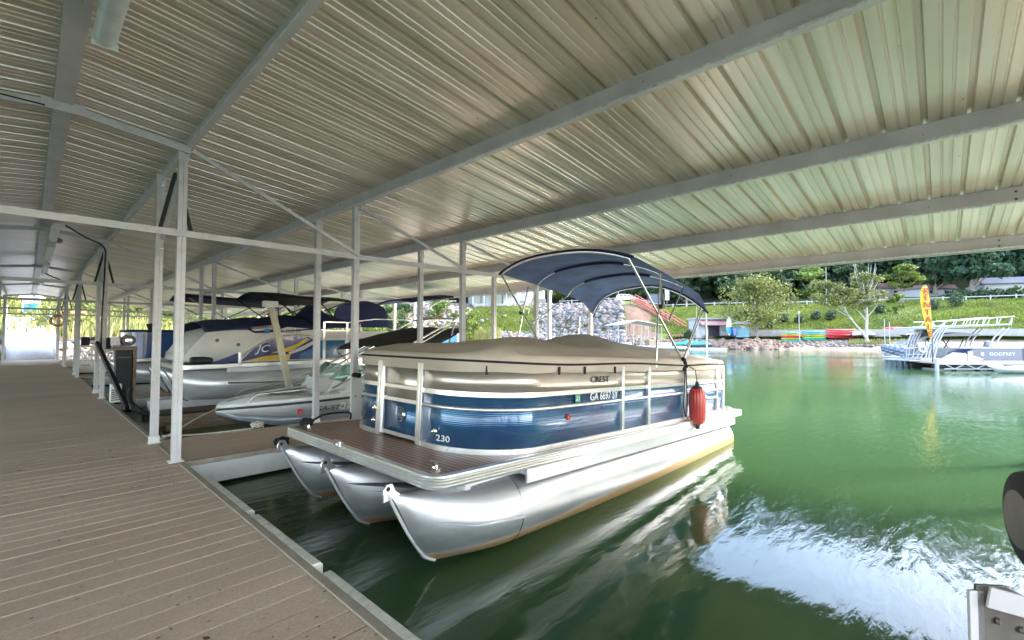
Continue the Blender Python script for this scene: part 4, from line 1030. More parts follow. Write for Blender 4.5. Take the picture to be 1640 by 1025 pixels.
# playpen fence along a rounded outline
FX0, FX1, FHW, FR = 0.60, 6.38, 1.29, 0.72
PA = []        # outline from the gate post, round the near corner, along the near side to the stern
def arc(cx, cy, r, a0, a1, n): return [(cx + r * math.cos(R(a0 + (a1 - a0) * k / n)), cy + r * math.sin(R(a0 + (a1 - a0) * k / n))) for k in range(n + 1)]
near = [(FX0, -0.37)] + arc(FX0 + FR, -FHW + FR, FR, 180, 270, 14)[0:] + [(3.0, -FHW), (5.0, -FHW), (FX1 - 0.1, -FHW)] + arc(FX1 - 0.1, -FHW + 0.1, 0.1, 270, 360, 4) + [(FX1, -0.37)]
far = [(a, -b) for a, b in near]
def offs(path, d):
    out = []
    for i, p in enumerate(path):
        a = Vector(path[max(i - 1, 0)]); b = Vector(path[min(i + 1, len(path) - 1)]); t = (b - a).normalized(); nrm = Vector((t.y, -t.x)); out.append((p[0] + nrm.x * d, p[1] + nrm.y * d))
    return out
def strip(path, z0, z1, m_, name, parent, d=0.0, nz=1):
    P = offs(path, d); m = MB(); m.grid([[(a, b, z0 + (z1 - z0) * k / nz) for a, b in P] for k in range(nz + 1)]); return m.build(name, m_, parent, smooth=50, solid=0.004)
def railp(path, z, r, m_, name, parent, d=0.0):
    P = offs(path, d); m = MB(); m.tube([(a, b, z) for a, b in P], r, 8); return m.build(name, m_, parent, smooth=60)
def sqrail(path, z0, z1, w, m_, name, parent, d=0.0):
    A = offs(path, d + w); Bp = offs(path, d - w); m = MB()
    m.grid([[(a, b, z0) for a, b in Bp], [(a, b, z0) for a, b in A], [(a, b, z1) for a, b in A], [(a, b, z1) for a, b in Bp], [(a, b, z0) for a, b in Bp]]); return m.build(name, m_, parent, smooth=25)
Z0, ZM1, ZM2, ZTOP = 0.045, 0.40, 0.535, 0.765
for sd_, path in (('near', near), ('far', far)):
    pth = path if sd_ == 'near' else path
    dd = 1 if sd_ == 'near' else -1
    strip(pth, Z0, ZM2, ribbed_m, 'lower_panel', boat, 0.0)
    strip(pth, ZM2, ZTOP, champ_m, 'upper_panel', boat, 0.0)
    sqrail(pth, 0.0, 0.048, 0.028, rail_m, 'bottom_rail', boat)
    sqrail(pth, ZTOP - 0.02, ZTOP + 0.022, 0.018, rail_m, 'top_rail', boat)
    railp(pth, ZM1, 0.018, rail_m, 'middle_rail', boat, 0.014 * dd); sqrail(pth, ZM2 - 0.022, ZM2 + 0.022, 0.02, rail_m, 'middle_rail', boat)
def fpost(x, y, ang=0, w=0.055):
    m = MB(); m.box(-w / 2, -0.004, -0.035, 0.03, 0.0, ZTOP + 0.03); m.box(0.004, w / 2, -0.035, 0.03, 0.0, ZTOP + 0.03); m.box(-w / 2 + 0.008, w / 2 - 0.008, -0.028, 0.02, 0.002, ZTOP + 0.02)
    o = m.build('fence_post', rail_m, boat, bev=0.003); o.location = (x, y, 0); o.rotation_euler.z = ang
for xg in (2.83, 3.50, 4.67, 5.98): fpost(xg, -FHW); fpost(xg, FHW, math.pi)
fpost(6.30, -FHW, 0, 0.04)
for yg in (-0.37, 0.37): fpost(FX0, yg, R(-90), 0.085)
# bow gate
m = MB(); m.grid([[(FX0 + 0.012, y, z) for y in (-0.325, 0.325)] for z in (0.05, 0.40)]); m.build('gate_panel', ribbed_m, boat, solid=0.004)
m = MB(); m.grid([[(FX0 + 0.012, y, z) for y in (-0.325, 0.325)] for z in (0.40, ZTOP)]); m.build('gate_upper_panel', champ_m, boat, solid=0.004)
m = MB()
for z, hgt in ((0.045, 0.02), (ZM1, 0.02), (ZM2, 0.018), (ZTOP, 0.02)): m.box(FX0 - 0.012, FX0 + 0.01, -0.325, 0.325, z - hgt, z + hgt)
m.box(FX0 - 0.014, FX0 + 0.01, -0.327, -0.305, 0.02, ZTOP); m.box(FX0 - 0.014, FX0 + 0.01, 0.305, 0.327, 0.02, ZTOP)
m.build('gate_frame', rail_m, boat, bev=0.002)
# aft gate swoop rail
m = MB(); m.tube(catmull([(5.12, -FHW - 0.02, ZM2), (5.25, -FHW - 0.02, 0.44), (5.45, -FHW - 0.02, 0.33), (5.62, -FHW - 0.02, 0.28), (5.95, -FHW - 0.02, 0.28)], 5), 0.016, 8); m.build('swoop_rail', rail_m, boat, smooth=60)
# emblem, lights, writing
m = MB(); m.tube([(FX0 - 0.004, 0.085 * math.cos(a) - 0.01, 0.255 + 0.075 * math.sin(a)) for a in [R(50 + 270 * k / 20) for k in range(21)]], [0.003 + 0.009 * math.sin(math.pi * k / 20) for k in range(21)], 6)
m.build('emblem', chrome_m, boat, smooth=60)
m = MB(); m.tube([(FX0 - 0.004, 0.045 * math.cos(a) - 0.02, 0.255 + 0.045 * math.sin(a)) for a in [R(60 + 240 * k / 16) for k in range(17)]], [0.003 + 0.005 * math.sin(math.pi * k / 16) for k in range(17)], 6); m.build('emblem', chrome_m, boat, smooth=60)
def dock_light(x, y, z, r, ang, lens=chrome_m):
    o = MB().lathe([(r, 0), (r, 0.012), (r * 0.8, 0.02), (r * 0.78, 0.012), (0.002, 0.016)], (0, 0, 0), 20, 'Z').build('docking_light', lens, boat, smooth=40)
    o.matrix_local = Matrix.Translation((x, y, z)) @ Matrix.Rotation(ang, 4, 'Z') @ Matrix.Rotation(R(90), 4, 'X')
dock_light(FX0 - 0.006, 0.47, 0.27, 0.045, R(-90)); dock_light(FX0 - 0.006, 0.49, 0.135, 0.035, R(-90))
dock_light(FX0 + FR + (FR + .006) * math.cos(R(183)), -FHW + FR + (FR + .006) * math.sin(R(183)), 0.165, 0.032, R(-87))
dock_light(1.75, -FHW - 0.008, 0.285, 0.03, 0, red_decal)
text('boat_name', 'CREST', 0.10, (2.35, -FHW - 0.008, 0.652), (R(90), 0, 0), dark_stripe, boat, ext=0.004, sx=1.35)
text('registration', 'GA 6697 SY', 0.125, (2.42, -FHW - 0.024, 0.468), (R(90), 0, 0), white_decal, boat, sx=0.92)
MB().box(1.86, 1.95, -FHW - 0.022, -FHW - 0.019, 0.425, 0.51).build('sticker', green_decal, boat); text('sticker_mark', '21', 0.07, (1.905, -FHW - 0.024, 0.468), (R(90), 0, 0), white_decal, boat)
ang = R(-76); text('model_number', '230', 0.08, (FX0 + FR + (FR + .016) * math.cos(R(192)), -FHW + FR + (FR + .016) * math.sin(R(192)), 0.11), (R(90), 0, R(192 - 270)), white_decal, boat, sx=1.4)
m = MB(); m.tube([(5.02 + 0.05 * math.cos(a), -FHW - 0.006, 0.40 + 0.04 * math.sin(a)) for a in [R(40 + 280 * k / 16) for k in range(17)]], 0.005, 6); m.build('emblem', chrome_m, boat)
MB().box(6.33, 6.36, -FHW - 0.02, -FHW - 0.002, 0.66, 0.72).build('vent', black_m, boat)
# mooring cover
near_c = [(FX0 - 0.03, 0.0)] + arc(FX0 + FR - 0.03, -FHW + FR - 0.02, FR, 180, 270, 12) + [(1.8, -FHW - .02), (2.4, -FHW - .02), (3.0, -FHW - .02), (3.6, -FHW - .02), (4.2, -FHW - .02), (4.8, -FHW - .02), (5.4, -FHW - .02), (6.0, -FHW - .02)] + arc(6.25, -FHW + 0.2, 0.22, 270, 360, 4)[1:]
loop = near_c + [(6.47, 0)] + [(a, -b) for a, b in reversed(near_c[1:])]
cx_, cy_ = 3.4, 0.0
def cover_z(x, y):
    e = min(1, (FHW - abs(y)) / 0.45) if abs(y) < FHW else 0; ex = min(1, max(0, (x - FX0) / 0.6), max(0, (6.47 - x) / 0.5)); e = max(0, min(e, ex))
    z = 0.90 + 0.10 * smooth01(e)
    pk = math.exp(-((x - 3.75) / 0.55) ** 2) * 0.23 + math.exp(-((x - 2.35) / 0.5) ** 2) * 0.10 - 0.06 * math.exp(-((x - 3.0) / 0.25) ** 2) + math.exp(-((x - 4.8) / 0.8) ** 2) * 0.10 - 0.03 * smooth01((x - 5.2))
    z += pk * math.exp(-(y / 0.75) ** 2)
    z += 0.020 * math.sin(3.1 * x + 2.0 * y) * e + 0.014 * mnoise.noise(Vector((x * 2.2, y * 2.2, 3))) + 0.03 * e * abs(mnoise.noise(Vector((x * 1.1 + y * .8, y * 1.9, 7))))
    return z
rows = []
pl = []
for i in range(len(loop)):                          # resample finer
    a, b = loop[i], loop[(i + 1) % len(loop)]
    n_ = max(1, int(math.hypot(b[0] - a[0], b[1] - a[1]) / 0.12))
    for k in range(n_): pl.append((a[0] + (b[0] - a[0]) * k / n_, a[1] + (b[1] - a[1]) * k / n_))
def scl(p, f, ins):                                  # inset by distance, towards the centre line
    x, y = p; yy = math.copysign(max(0, abs(y) - ins), y) if abs(y) > 0.001 else 0
    xx = x + ins * (1 if x < FX0 + 0.5 else (-1 if x > 6.1 else 0)) * 1.0
    return xx, yy * f
rows.append([(p[0] + (p[0] - 3.4) * .0, p[1] * 1.0, 0.74 + 0.006 * math.sin(9 * p[0])) for p in pl])
rows.append([(p[0], p[1] * 1.006, 0.80 + 0.004 * math.sin(7 * p[0])) for p in pl])
rows.append([(p[0], p[1] * 1.004, 0.86) for p in pl])
rows.append([(*scl(p, 1, 0.02), 0.90) for p in pl])
for f, ins in ((1, 0.07), (1, 0.16), (1, 0.28), (0.9, 0.36), (0.75, 0.42), (0.6, 0.48), (0.45, 0.5), (0.3, 0.52), (0.15, 0.54), (0, 0.55)):
    r_ = []
    for p in pl:
        x, y = scl(p, f, ins); r_.append((x, y, cover_z(x, y)))
    rows.append(r_)
MB().grid(rows, closed_u=True).build('mooring_cover', tarp_m, boat, smooth=75)
m = MB(); m.tube([(p[0] * 1.0, p[1] * 1.012, 0.835 + 0.012 * math.sin(2.2 * p[0] + 1) - 0.012 * smooth01((p[0] - 1) / 3)) for p in pl[::2]], 0.012, 6, closed=True); m.build('cover_rope', rope_black, boat, smooth=60)
for xs in (0.78, 1.55, 2.0, 2.62): # hanging snap straps
    yy = -FHW - 0.036 if xs > 1.2 else -1.09
    MB().box(xs - 0.012, xs + 0.012, yy - 0.01, yy + 0.004, 0.72, 0.80).build('strap', black_m, boat)
# bimini
BX = 3.20
def bz(s, t):   # s 0 front .. 1 aft ; t -1 near .. 1 far
    edge = np.interp(s, [0, 0.25, 0.5, 0.72, 0.86, 1.0], [2.22, 2.17, 2.10, 2.04, 1.98, 1.72]); ctr = np.interp(s, [0, 0.3, 0.65, 1.0], [2.40, 2.39, 2.34, 2.24])
    k = (1 - abs(t) ** 2.6); return edge + (ctr - edge) * k - 0.02 * math.sin(math.pi * ((s * 3) % 1)) * (1 - abs(t) ** 4)
def bx(s, t): return BX + (2.35 + 0.42 * abs(t) ** 3) * s + 0.14 * (1 - t * t) * (1 - 2.2 * s) * -1 + (0.05 * math.sin(6 * t) * s)
rows = [[(bx(s, t), 1.22 * t * (1 - 0.05 * s), float(bz(s, t))) for t in np.linspace(-1, 1, 33)] for s in np.linspace(0, 1, 25)]
bim = MB().grid(rows).build('bimini_canvas', blue_canvas, boat, smooth=60, solid=0.006)
for s in (0, 1): MB().tube([(bx(s, t), 1.225 * t * (1 - 0.05 * s), float(bz(s, t)) - 0.012) for t in np.linspace(-1, 1, 29)], 0.02, 8).build('canvas_hem', navy_canvas, bim, smooth=60)
for s in (0.33, 0.66):
    m = MB(); m.tube([(bx(s, t), 1.2 * t * (1 - 0.05 * s), float(bz(s, t)) - 0.03) for t in np.linspace(-0.55, 0.55, 17)], 0.022, 8); m.build('canvas_sleeve', navy_canvas, bim, smooth=60)
def bow(s, legs, r=0.0125):
    pts = [(bx(s, t), 1.2 * t * (1 - 0.05 * s), float(bz(s, t)) - 0.035) for t in np.linspace(-0.97, 0.97, 15)]
    pts = [legs[0]] + pts + [legs[1]]
    m = MB(); m.tube([pts[0]] + catmull(pts[1:-1], 2) + [pts[-1]], r, 8); m.build('bimini_bow', chrome_m, boat, smooth=60)
ym = FHW + 0.01
P1 = (4.62, ym, 0.86)
bow(0.0, ((P1[0], -ym, P1[2]), (P1[0], ym, P1[2])), 0.016)
bow(0.33, ((4.02, -ym + .02, 1.62), (4.02, ym - .02, 1.62)))
bow(0.66, ((4.15, -ym + .02, 1.45), (4.15, ym - .02, 1.45)))
bow(0.98, ((P1[0], -ym, P1[2]), (P1[0], ym, P1[2])), 0.014)
for sy in (-1, 1):
    for a, b, r in (((3.72, sy * ym, 0.82), (3.95, sy * (ym - .06), 2.10), 0.014), ((5.58, sy * ym, 0.80), (5.60, sy * (ym - .04), 1.68), 0.014), ((4.62, sy * ym, 0.9), (5.4, sy * (ym - .04), 1.75), 0.012)):
        m = MB(); m.tube([a, b], r, 8); m.build('bimini_strut', chrome_m, boat, smooth=60)
    for q in ((3.72, 0.80), (4.62, 0.83), (5.58, 0.79), (3.86, 1.62)):
        m = MB(); m.box(q[0] - 0.03, q[0] + 0.03, sy * ym - 0.022, sy * ym + 0.022, q[1] - 0.03, q[1] + 0.03); m.build('mount', black_m if q[1] > 1 else chrome_m, boat, bev=0.006)
m = MB()
for q in ((4.62, 0.85), (4.58, 0.9), (4.66, 0.8), (4.6, 0.76)): m.lathe([(0.01, -0.03), (0.035, -0.02), (0.04, 0.01), (0.012, 0.035)], (q[0], -ym - 0.02, q[1]), 8, 'Z')
m.build('rope_knot', rope_black, boat, smooth=60)
m = MB(); m.tube(catmull([(4.6, -ym - .03, 0.8), (4.585, -ym - .035, 0.5), (4.56, -ym - .035, 0.2), (4.62, -ym - .05, 0.06), (4.66, -ym - .045, 0.3), (4.64, -ym - .03, 0.78)], 5), 0.009, 6); m.build('hanging_rope', rope_black, boat, smooth=60)
# outboard, out of sight behind the fence but real
m = MB(); m.box(6.95, 7.3, -0.2, 0.2, 0.1, 0.55); m.build('engine_cowling', black_m, boat, bev=0.06); m = MB(); m.box(7.05, 7.2, -0.06, 0.06, -0.9, 0.1); m.build('engine_leg', black_m, boat, bev=0.02)
BM = Matrix.Translation(B0) @ Matrix.Rotation(PITCH, 4, 'Y')
def bw(x, y, z): return tuple(BM @ Vector((x, y, z)))
# red fender hanging from the cover
p = bw(4.80, -FHW - 0.15, 0.24)
t = thing('fender', 'red ribbed fender hanging on a black cord against the covered boat side', 'fender', (p[0], p[1], p[2]))
pr = [(0.02, -0.30), (0.07, -0.285), (0.10, -0.25), (0.112, -0.19), (0.112, 0.15), (0.10, 0.21), (0.07, 0.245), (0.03, 0.255)]
rows = []
for r_, h_ in pr: rows.append([(r_ * (1 + 0.035 * math.cos(16 * a)) * math.cos(a), r_ * (1 + 0.035 * math.cos(16 * a)) * math.sin(a), h_) for a in [2 * math.pi * k / 96 for k in range(96)]])
MB().grid(rows, closed_u=True).build('body', red_vinyl, t, smooth=60)
MB().lathe([(0.085, 0.2), (0.075, 0.25), (0.03, 0.27), (0.025, 0.32), (0.01, 0.33)], (0, 0, 0.008), 16).build('top_cap', black_m, t, smooth=50)
MB().lathe([(0.01, -0.37), (0.03, -0.36), (0.03, -0.31), (0.05, -0.295)], (0, 0, 0), 16).build('bottom_cap', rubber_m, t, smooth=50)
q = Vector(bw(4.64, -ym - .02, 0.84)) - Vector(p)
MB().tube([(0, 0, 0.32), (0.0, 0.02, 0.5), tuple(q)], 0.007, 6).build('cord', rope_black, t)
# lines on the bow and finger dock
m = MB(); a = bw(0.17, 1.2, 0.04); m.tube(catmull([a, (a[0] + .25, a[1] + .2, a[2] + 0.03), (a[0] + .6, a[1] + .55, a[2] - .02), (a[0] + 0.95, a[1] + .85, a[2] - 0.10), (3.3, 6.4, 0.62), (3.42, 6.58, 0.50)], 6), 0.013, 7)
tag(m.build('mooring_line', rope_black, None, smooth=60), 'black mooring line from the boat\'s bow cleat to the second post', 'rope')
def coil(name, lb, loc, rad, m_, n=5, r=0.014, cat='rope'):
    m = MB(); pts = []
    for k in range(n * 10): a = k / 10 * 6.283; rr_ = rad * (0.6 + 0.4 * random.random()); pts.append((loc[0] + rr_ * math.cos(a), loc[1] + rr_ * math.sin(a) * .7, loc[2] + 0.012 + 0.05 * abs(math.sin(a * 1.3)) + k * 0.0009))
    m.tube(catmull(pts, 3), r, 6); return tag(m.build(name, m_, None, smooth=60), lb, cat)
coil('coiled_line', 'black line bunched on the covered boat\'s bow cleat', bw(0.16, 1.2, 0.0), 0.08, rope_black, 4, 0.012)
coil('tangled_line', 'black line heaped on the finger dock beside the far pontoon nose', (2.5, 6.83, 0.335), 0.10, rope_black, 6, 0.014)
coil('rope_coil', 'off-white rope coiled on a cleat at the far edge of the finger dock', (2.65, 8.32, 0.345), 0.10, rope_white, 6, 0.014)
t = thing('dock_bracket', 'white steel bracket with bolt holes beside the second post', 'bracket', (3.50, 6.60, 0.34))
m = MB(); m.box(-0.09, 0.09, -0.01, 0.01, 0, 0.92); m.box(0.08, 0.09, 0.01, 0.09, 0, 0.92); m.build('plate', white_paint, t, bev=0.004)
for zz in (0.2, 0.62): MB().lathe([(0.012, 0), (0.012, -0.006)], (-0.02, -0.0105, zz), 10, 'Y').build('bolt_hole', black_m, t)
coil('wrapped_line', 'black line wrapped round the top of the white bracket', (3.50, 6.60, 1.22), 0.07, rope_black, 4, 0.014)

# ------------------------------------------------------------------ white runabout in the next slip
RB = (2.40, 9.75, 0.0)
rb = thing('runabout', 'small white bowrider motorboat with grey lower hull and folded black bimini', 'motorboat', RB)
stn = [  # x, half beam, keel z, chine z, gunwale z
    (0.0, 0.03, 0.44, 0.46, 0.54), (0.3, 0.36, 0.26, 0.34, 0.575), (0.8, 0.72, 0.05, 0.22, 0.61), (1.5, 0.98, -0.12, 0.12, 0.64), (2.4, 1.12, -0.22, 0.06, 0.67), (3.5, 1.17, -0.26, 0.04, 0.70), (5.2, 1.14, -0.28, 0.04, 0.72)]
def section(x, b, k, c, g, part):
    if part == 'bottom': P = [(0, k), (b * 0.80, c), (b * 0.88, c + (g - c) * 0.45)]
    else: P = [(b * 0.88, c + (g - c) * 0.45), (b * 0.96, g - 0.05), (b, g)]
    return P
def hull(part, m_, name):
    for sy in (-1, 1):
        rows = []
        for s in stn: rows.append([(s[0], sy * y, z) for y, z in section(*s, part)])
        m = MB(); m.grid(rows); m.build(name, m_, rb, smooth=40, solid=0.01)
hull('bottom', grey_gel, 'hull_bottom'); hull('side', gelcoat, 'hull_side')
m = MB(); m.grid([[(5.2, -1.0, 0.36), (5.2, 0, 0.36), (5.2, 1.0, 0.36)], [(5.2, -1.14, 0.72), (5.2, 0, 0.72), (5.2, 1.14, 0.72)]]); m.add([(5.2, 0, -0.28), (5.2, 0.91, 0.04), (5.2, 1.0, 0.36), (5.2, -1.0, 0.36), (5.2, -0.91, 0.04)], [(0, 1, 2, 3, 4)]); m.build('transom', gelcoat, rb, smooth=0)
for sy in (-1, 1):
    m = MB(); m.tube([(s[0], sy * (s[1] + 0.008), s[4] - 0.01) for s in stn], 0.022, 8); m.build('rub_rail', dark_stripe, rb, smooth=60)
    m = MB(); m.grid([[(s[0], sy * s[1], s[4]) for s in stn], [(s[0] + 0.02, sy * s[1] * 0.97, s[4] + 0.075) for s in stn], [(s[0] + 0.06, sy * s[1] * 0.72, s[4] + 0.12) for s in stn], [(s[0] + 0.06, sy * s[1] * 0.66, s[4] + 0.09) for s in stn]]); m.build('gunwale', gelcoat, rb, smooth=40, solid=0.008)
m = MB(); m.grid([[(x, y, 0.60 if abs(y) < 0.5 else 0.63) for y in (-0.7, -0.5, 0, 0.5, 0.7)] for x in (0.9, 2.0)]); m.box(0.9, 1.9, -0.62, 0.62, 0.3, 0.58); m.build('bow_seat', vinyl_seat, rb, bev=0.02)
m = MB(); m.grid([[(0.15, 0, 0.60), (0.3, .2, 0.62)], [(0.15, 0, 0.60), (0.3, -.2, 0.62)], ]); m.grid([[(0.1, -0.05, 0.62), (0.1, 0.05, 0.62)], [(0.6, -0.45, 0.69), (0.6, 0.45, 0.69)], [(0.95, -0.6, 0.72), (0.95, 0.6, 0.72)]]); m.build('foredeck', gelcoat, rb, smooth=40, solid=0.01)
for sy in (-1, 1):
    m = MB(); pr = [(1.9, 0.70), (2.1, 0.98), (2.9, 1.0), (3.2, 0.75), (3.2, 0.4), (1.9, 0.4)]
    m.prism(pr, lambda a, b: (a, sy * 0.35, b), lambda a, b: (a, sy * 1.0, b)); m.build('console', gelcoat, rb, bev=0.03)
    m = MB(); m.grid([[(2.0, sy * 0.3, 0.97), (2.05, sy * 0.85, 0.96), (2.5, sy * 1.04, 0.86), (3.3, sy * 1.08, 0.80)], [(2.35, sy * 0.3, 1.28), (2.4, sy * 0.80, 1.27), (2.8, sy * 0.98, 1.20), (3.5, sy * 1.06, 0.98)]]); m.build('windshield', clear_m, rb, smooth=50, solid=0.008)
    m = MB(); m.tube([(2.35, sy * 0.3, 1.28), (2.4, sy * 0.80, 1.27), (2.8, sy * 0.98, 1.20), (3.5, sy * 1.06, 0.98), (3.9, sy * 1.06, 0.84)], 0.014, 6); m.tube([(2.4, sy * .8, 1.27), (2.05, sy * .85, .96)], 0.012, 6); m.tube([(2.0, sy * .3, .97), (2.35, sy * .3, 1.28)], 0.012, 6); m.build('windshield_frame', chrome_m, rb, smooth=60)
    m = MB(); m.tube(catmull([(0.42, sy * 0.42, 0.66), (0.55, sy * 0.48, 0.79), (0.9, sy * 0.66, 0.83), (1.45, sy * 0.84, 0.85), (1.55, sy * 0.86, 0.76)], 5), 0.012, 8); m.build('bow_rail', chrome_m, rb, smooth=60)
    m = MB(); m.tube(catmull([(1.7, sy * 0.92, 0.74), (1.78, sy * 0.92, 0.80), (2.3, sy * 1.02, 0.81), (2.4, sy * 1.03, 0.74)], 5), 0.011, 8); m.build('grab_rail', chrome_m, rb, smooth=60)
m = MB(); m.box(3.6, 4.3, -0.9, 0.9, 0.3, 0.62); m.box(4.2, 4.35, -0.9, 0.9, 0.62, 0.95); m.box(4.4, 5.1, -0.85, 0.85, 0.35, 0.80); m.build('rear_seat', vinyl_seat, rb, bev=0.04)
# wakeboard tower and sagging black bimini
for sy in (-1, 1):
    for a, b in (((1.75, sy * 0.98, 0.85), (4.95, sy * 0.9, 2.30)), ((4.3, sy * 1.08, 0.8), (4.92, sy * 0.9, 2.22)), ((1.95, sy * 0.97, 0.80), (5.0, sy * 0.84, 2.22))):
        m = MB(); m.tube([a, b], 0.024, 8); m.build('tower_leg', chrome_m, rb, smooth=60)
m = MB(); m.tube([(4.95, -0.9, 2.30), (4.98, 0, 2.36), (4.95, 0.9, 2.30)], 0.028, 8); m.build('tower_bar', chrome_m, rb, smooth=60)
rows = []
for s in np.linspace(0, 1, 15):
    rows.append([(2.75 + 2.35 * s, 1.0 * t, float(np.interp(s, [0, .3, .55, 1], [1.70, 1.92, 2.06, 2.10]) - 0.28 * abs(t) ** 3 * (0.4 + math.sin(math.pi * s)) + 0.03 * math.sin(5 * t + 6 * s))) for t in np.linspace(-1, 1, 15)])
MB().grid(rows).build('bimini_canvas', black_canvas, rb, smooth=60, solid=0.01)
for a, b in (((3.5, -1.06, 0.85), (2.8, -0.98, 1.5)), ((3.5, -1.06, 0.85), (3.7, -0.98, 1.7)), ((3.5, 1.06, 0.85), (2.8, 0.98, 1.5)), ((3.5, 1.06, 0.85), (3.7, 0.98, 1.7))):
    MB().tube([a, b], 0.012, 6).build('bimini_strut', black_m, rb)
text('registration', 'GA-5791WA', 0.125, (1.86, -1.03, 0.475), (R(90 + 6), 0, R(-9)), black_decal, rb, shear=0.25, sx=1.35)
MB().box(-0.04, 0.04, -0.003, 0.003, -0.05, 0.05).build('sticker', red_decal, rb).matrix_local = Matrix.Translation((1.17, -0.865, 0.45)) @ Matrix.Rotation(R(-17), 4, 'Z')
MB().lathe([(0.04, 0), (0.035, -0.015), (0.005, -0.01)], (2.72, -1.09, 0.46), 12, 'Y').build('hull_emblem', chrome_m, rb)
m = MB(); m.tube(catmull([(2.44, 9.72, 0.56), (2.0, 9.2, 0.50), (1.42, 8.35, 0.40), (1.34, 8.27, 0.42)], 6), 0.012, 6); m.tube(catmull([(1.36, 8.2, 0.45), (1.9, 8.36, 0.37), (2.6, 8.33, 0.36)], 5), 0.011, 6)
tag(m.build('bow_line', rope_white, None, smooth=60), 'off-white line from the runabout\'s bow to the second nearest post', 'rope')
# lift gear in that slip
t = thing('boat_lift', 'submerged boat lift with long brown bunks under the raised tritoon', 'boat lift', (1.9, 11.0, 0.0))
for yy, zz, mm in ((0.25, 0.0, wood_m), (0.95, 0.08, wood_m), (2.1, 0.3, frame_m), (2.75, 0.08, wood_m)):
    MB().box(0.0, 7.5, yy - 0.12, yy + 0.12, zz - 0.1, zz + 0.12).build('bunk' if mm is wood_m else 'lift_beam', mm, t, bev=0.01)
m = MB(); m.box(0.2, 6, 3.0, 3.8, -0.1, 0.25); m.build('float_tank', conc_m, t, bev=0.03)
lift = t
X0 = onY(434, 11.1); X1 = onY(470, 11.1); d0 = S_ * X0 + C_ * 11.1; d1 = S_ * X1 + C_ * 11.1
lo_ = Vector((X1 - 1.9, 0.1, 0))
MB().bar((0, 0, zat(640, d1)), (X0 - X1, 0, zat(490, d0)), 0.09, 0.13, up=(1, 0, 0)).build('arm', mat('cream_paint', (0.55, 0.49, 0.36), 0.5, 0, 0.1, 5, grime=0.3), t, bev=0.008).location = lo_
MB().box(X0 - X1 - 0.17, X0 - X1 + 0.12, -0.09, 0.09, zat(492, d0), zat(486, d0) + 0.05).build('arm_head', white_paint, t, bev=0.01).location = lo_

# ------------------------------------------------------------------ generic pontoon boats
def tubes(bt, ys, zc, r, x0, x1, m_=alu_m):
    for yy in ys:
        m = MB(); nose_tube(m, yy, zc, r, x0, 1.15, x1, 0.30); tb = m.build('pontoon', m_, bt, smooth=50)
        m = MB(); st = [(x0 - .03, zc + r), (x0, zc + r * .86), (x0 + .15, zc), (x0 + .28, zc - r * .72), (x0 + .4, zc - r * .93)]
        m.tube(catmull([(a, yy, b) for a, b in st], 4), 0.016, 6); m.build('nose_strip', chrome_m, tb, smooth=60)
def jm(x): return float(np.interp(x, [0, 1.1, 2.8, 4.36, 5.06, 7.6, 9], [0, 1.1, 2.42, 3.08, 3.70, 7.6, 9]))
def side_poly(bt, pts, y, m_, name, d=0.006, th=0.02):
    pts = [(jm(p[0]), p[1]) for p in pts]; m = MB(); m.prism(pts, lambda a, b: (a, y - d - th, b), lambda a, b: (a, y - d, b)); return m.build(name, m_, bt, smooth=0)
jc = thing('tritoon_boat', 'large silver tritoon boat with yellow stripes and navy cover, raised on a lift', 'pontoon boat', (2.15, 12.85, 1.27))
tubes(jc, (-1.02, 0, 1.02), -0.46, 0.34, -0.15, 7.4)
m = MB(); m.prism(rrect(0, 7.9, -1.3, 1.3, 0.2, 0.05), lambda a, b: (a, b, -0.10), lambda a, b: (a, b, 0.0)); m.build('deck', rail_m, jc, bev=0.01)
m = MB(); m.box(0.9, 7.5, -1.285, -1.26, -0.2, -0.105); m.build('side_channel', alu_m, jc)
m = MB(); m.tube([(0.9, -1.02 - .34, -0.42), (2.2, -1.02 - .345, -0.48)], 0.02, 6); m.build('strake', chrome_m, jc)
YJ = -1.25
# moulded grey bow shroud
rows = []
for x, zb_, zt_ in ((0.15, 0.06, 0.22), (0.3, 0.04, 0.45), (0.5, 0.03, 0.72), (0.8, 0.03, 0.80), (1.2, 0.03, 0.80), (1.6, 0.02, 0.84), (2.0, 0.02, 0.90)):
    w_ = 1.0 + 0.25 * smooth01(x / 1.2); rows.append([(x, -w_, zb_), (x, -w_ * 1.0, zt_ * .5), (x + 0.03, -w_ * 0.97, zt_ * .93), (x + 0.05, -w_ * 0.85, zt_), (x + 0.05, 0, zt_ + 0.03), (x + 0.05, w_ * 0.85, zt_), (x + 0.03, w_ * 0.97, zt_ * .93), (x, w_, zb_)])
MB().grid(rows).build('bow_shroud', vinyl_seat, jc, smooth=50, solid=0.01)
MB().grid([[(0.15, y, 0.05) for y in (-1.0, 1.0)], [(0.18, y, 0.24) for y in (-.98, .98)]]).build('bow_panel', vinyl_seat, jc, solid=0.01)
for sy in (1, -1):
    side_poly(jc, [(1.1, 0.02), (7.6, 0.02), (7.6, 0.72), (6.5, 0.74), (4.6, 0.74), (3.3, 0.80), (2.5, 0.83), (2.0, 0.72), (1.5, 0.45), (1.1, 0.05)], YJ if sy > 0 else 1.25 + 0.03, vinyl_seat, 'side_panel', 0, 0.02)
side_poly(jc, [(0.6, 0.03), (1.15, 0.03), (1.15, 0.24), (0.85, 0.12)], YJ + 0.06, navy_panel, 'bow_stripe', 0.03, 0.05)
side_poly(jc, [(1.2, 0.04), (2.9, 0.04), (3.7, 0.10), (4.0, 0.45), (3.4, 0.60), (2.8, 0.62), (2.1, 0.54), (1.55, 0.33)], YJ - 0.02, navy_panel, 'navy_panel', 0.001, 0.004)
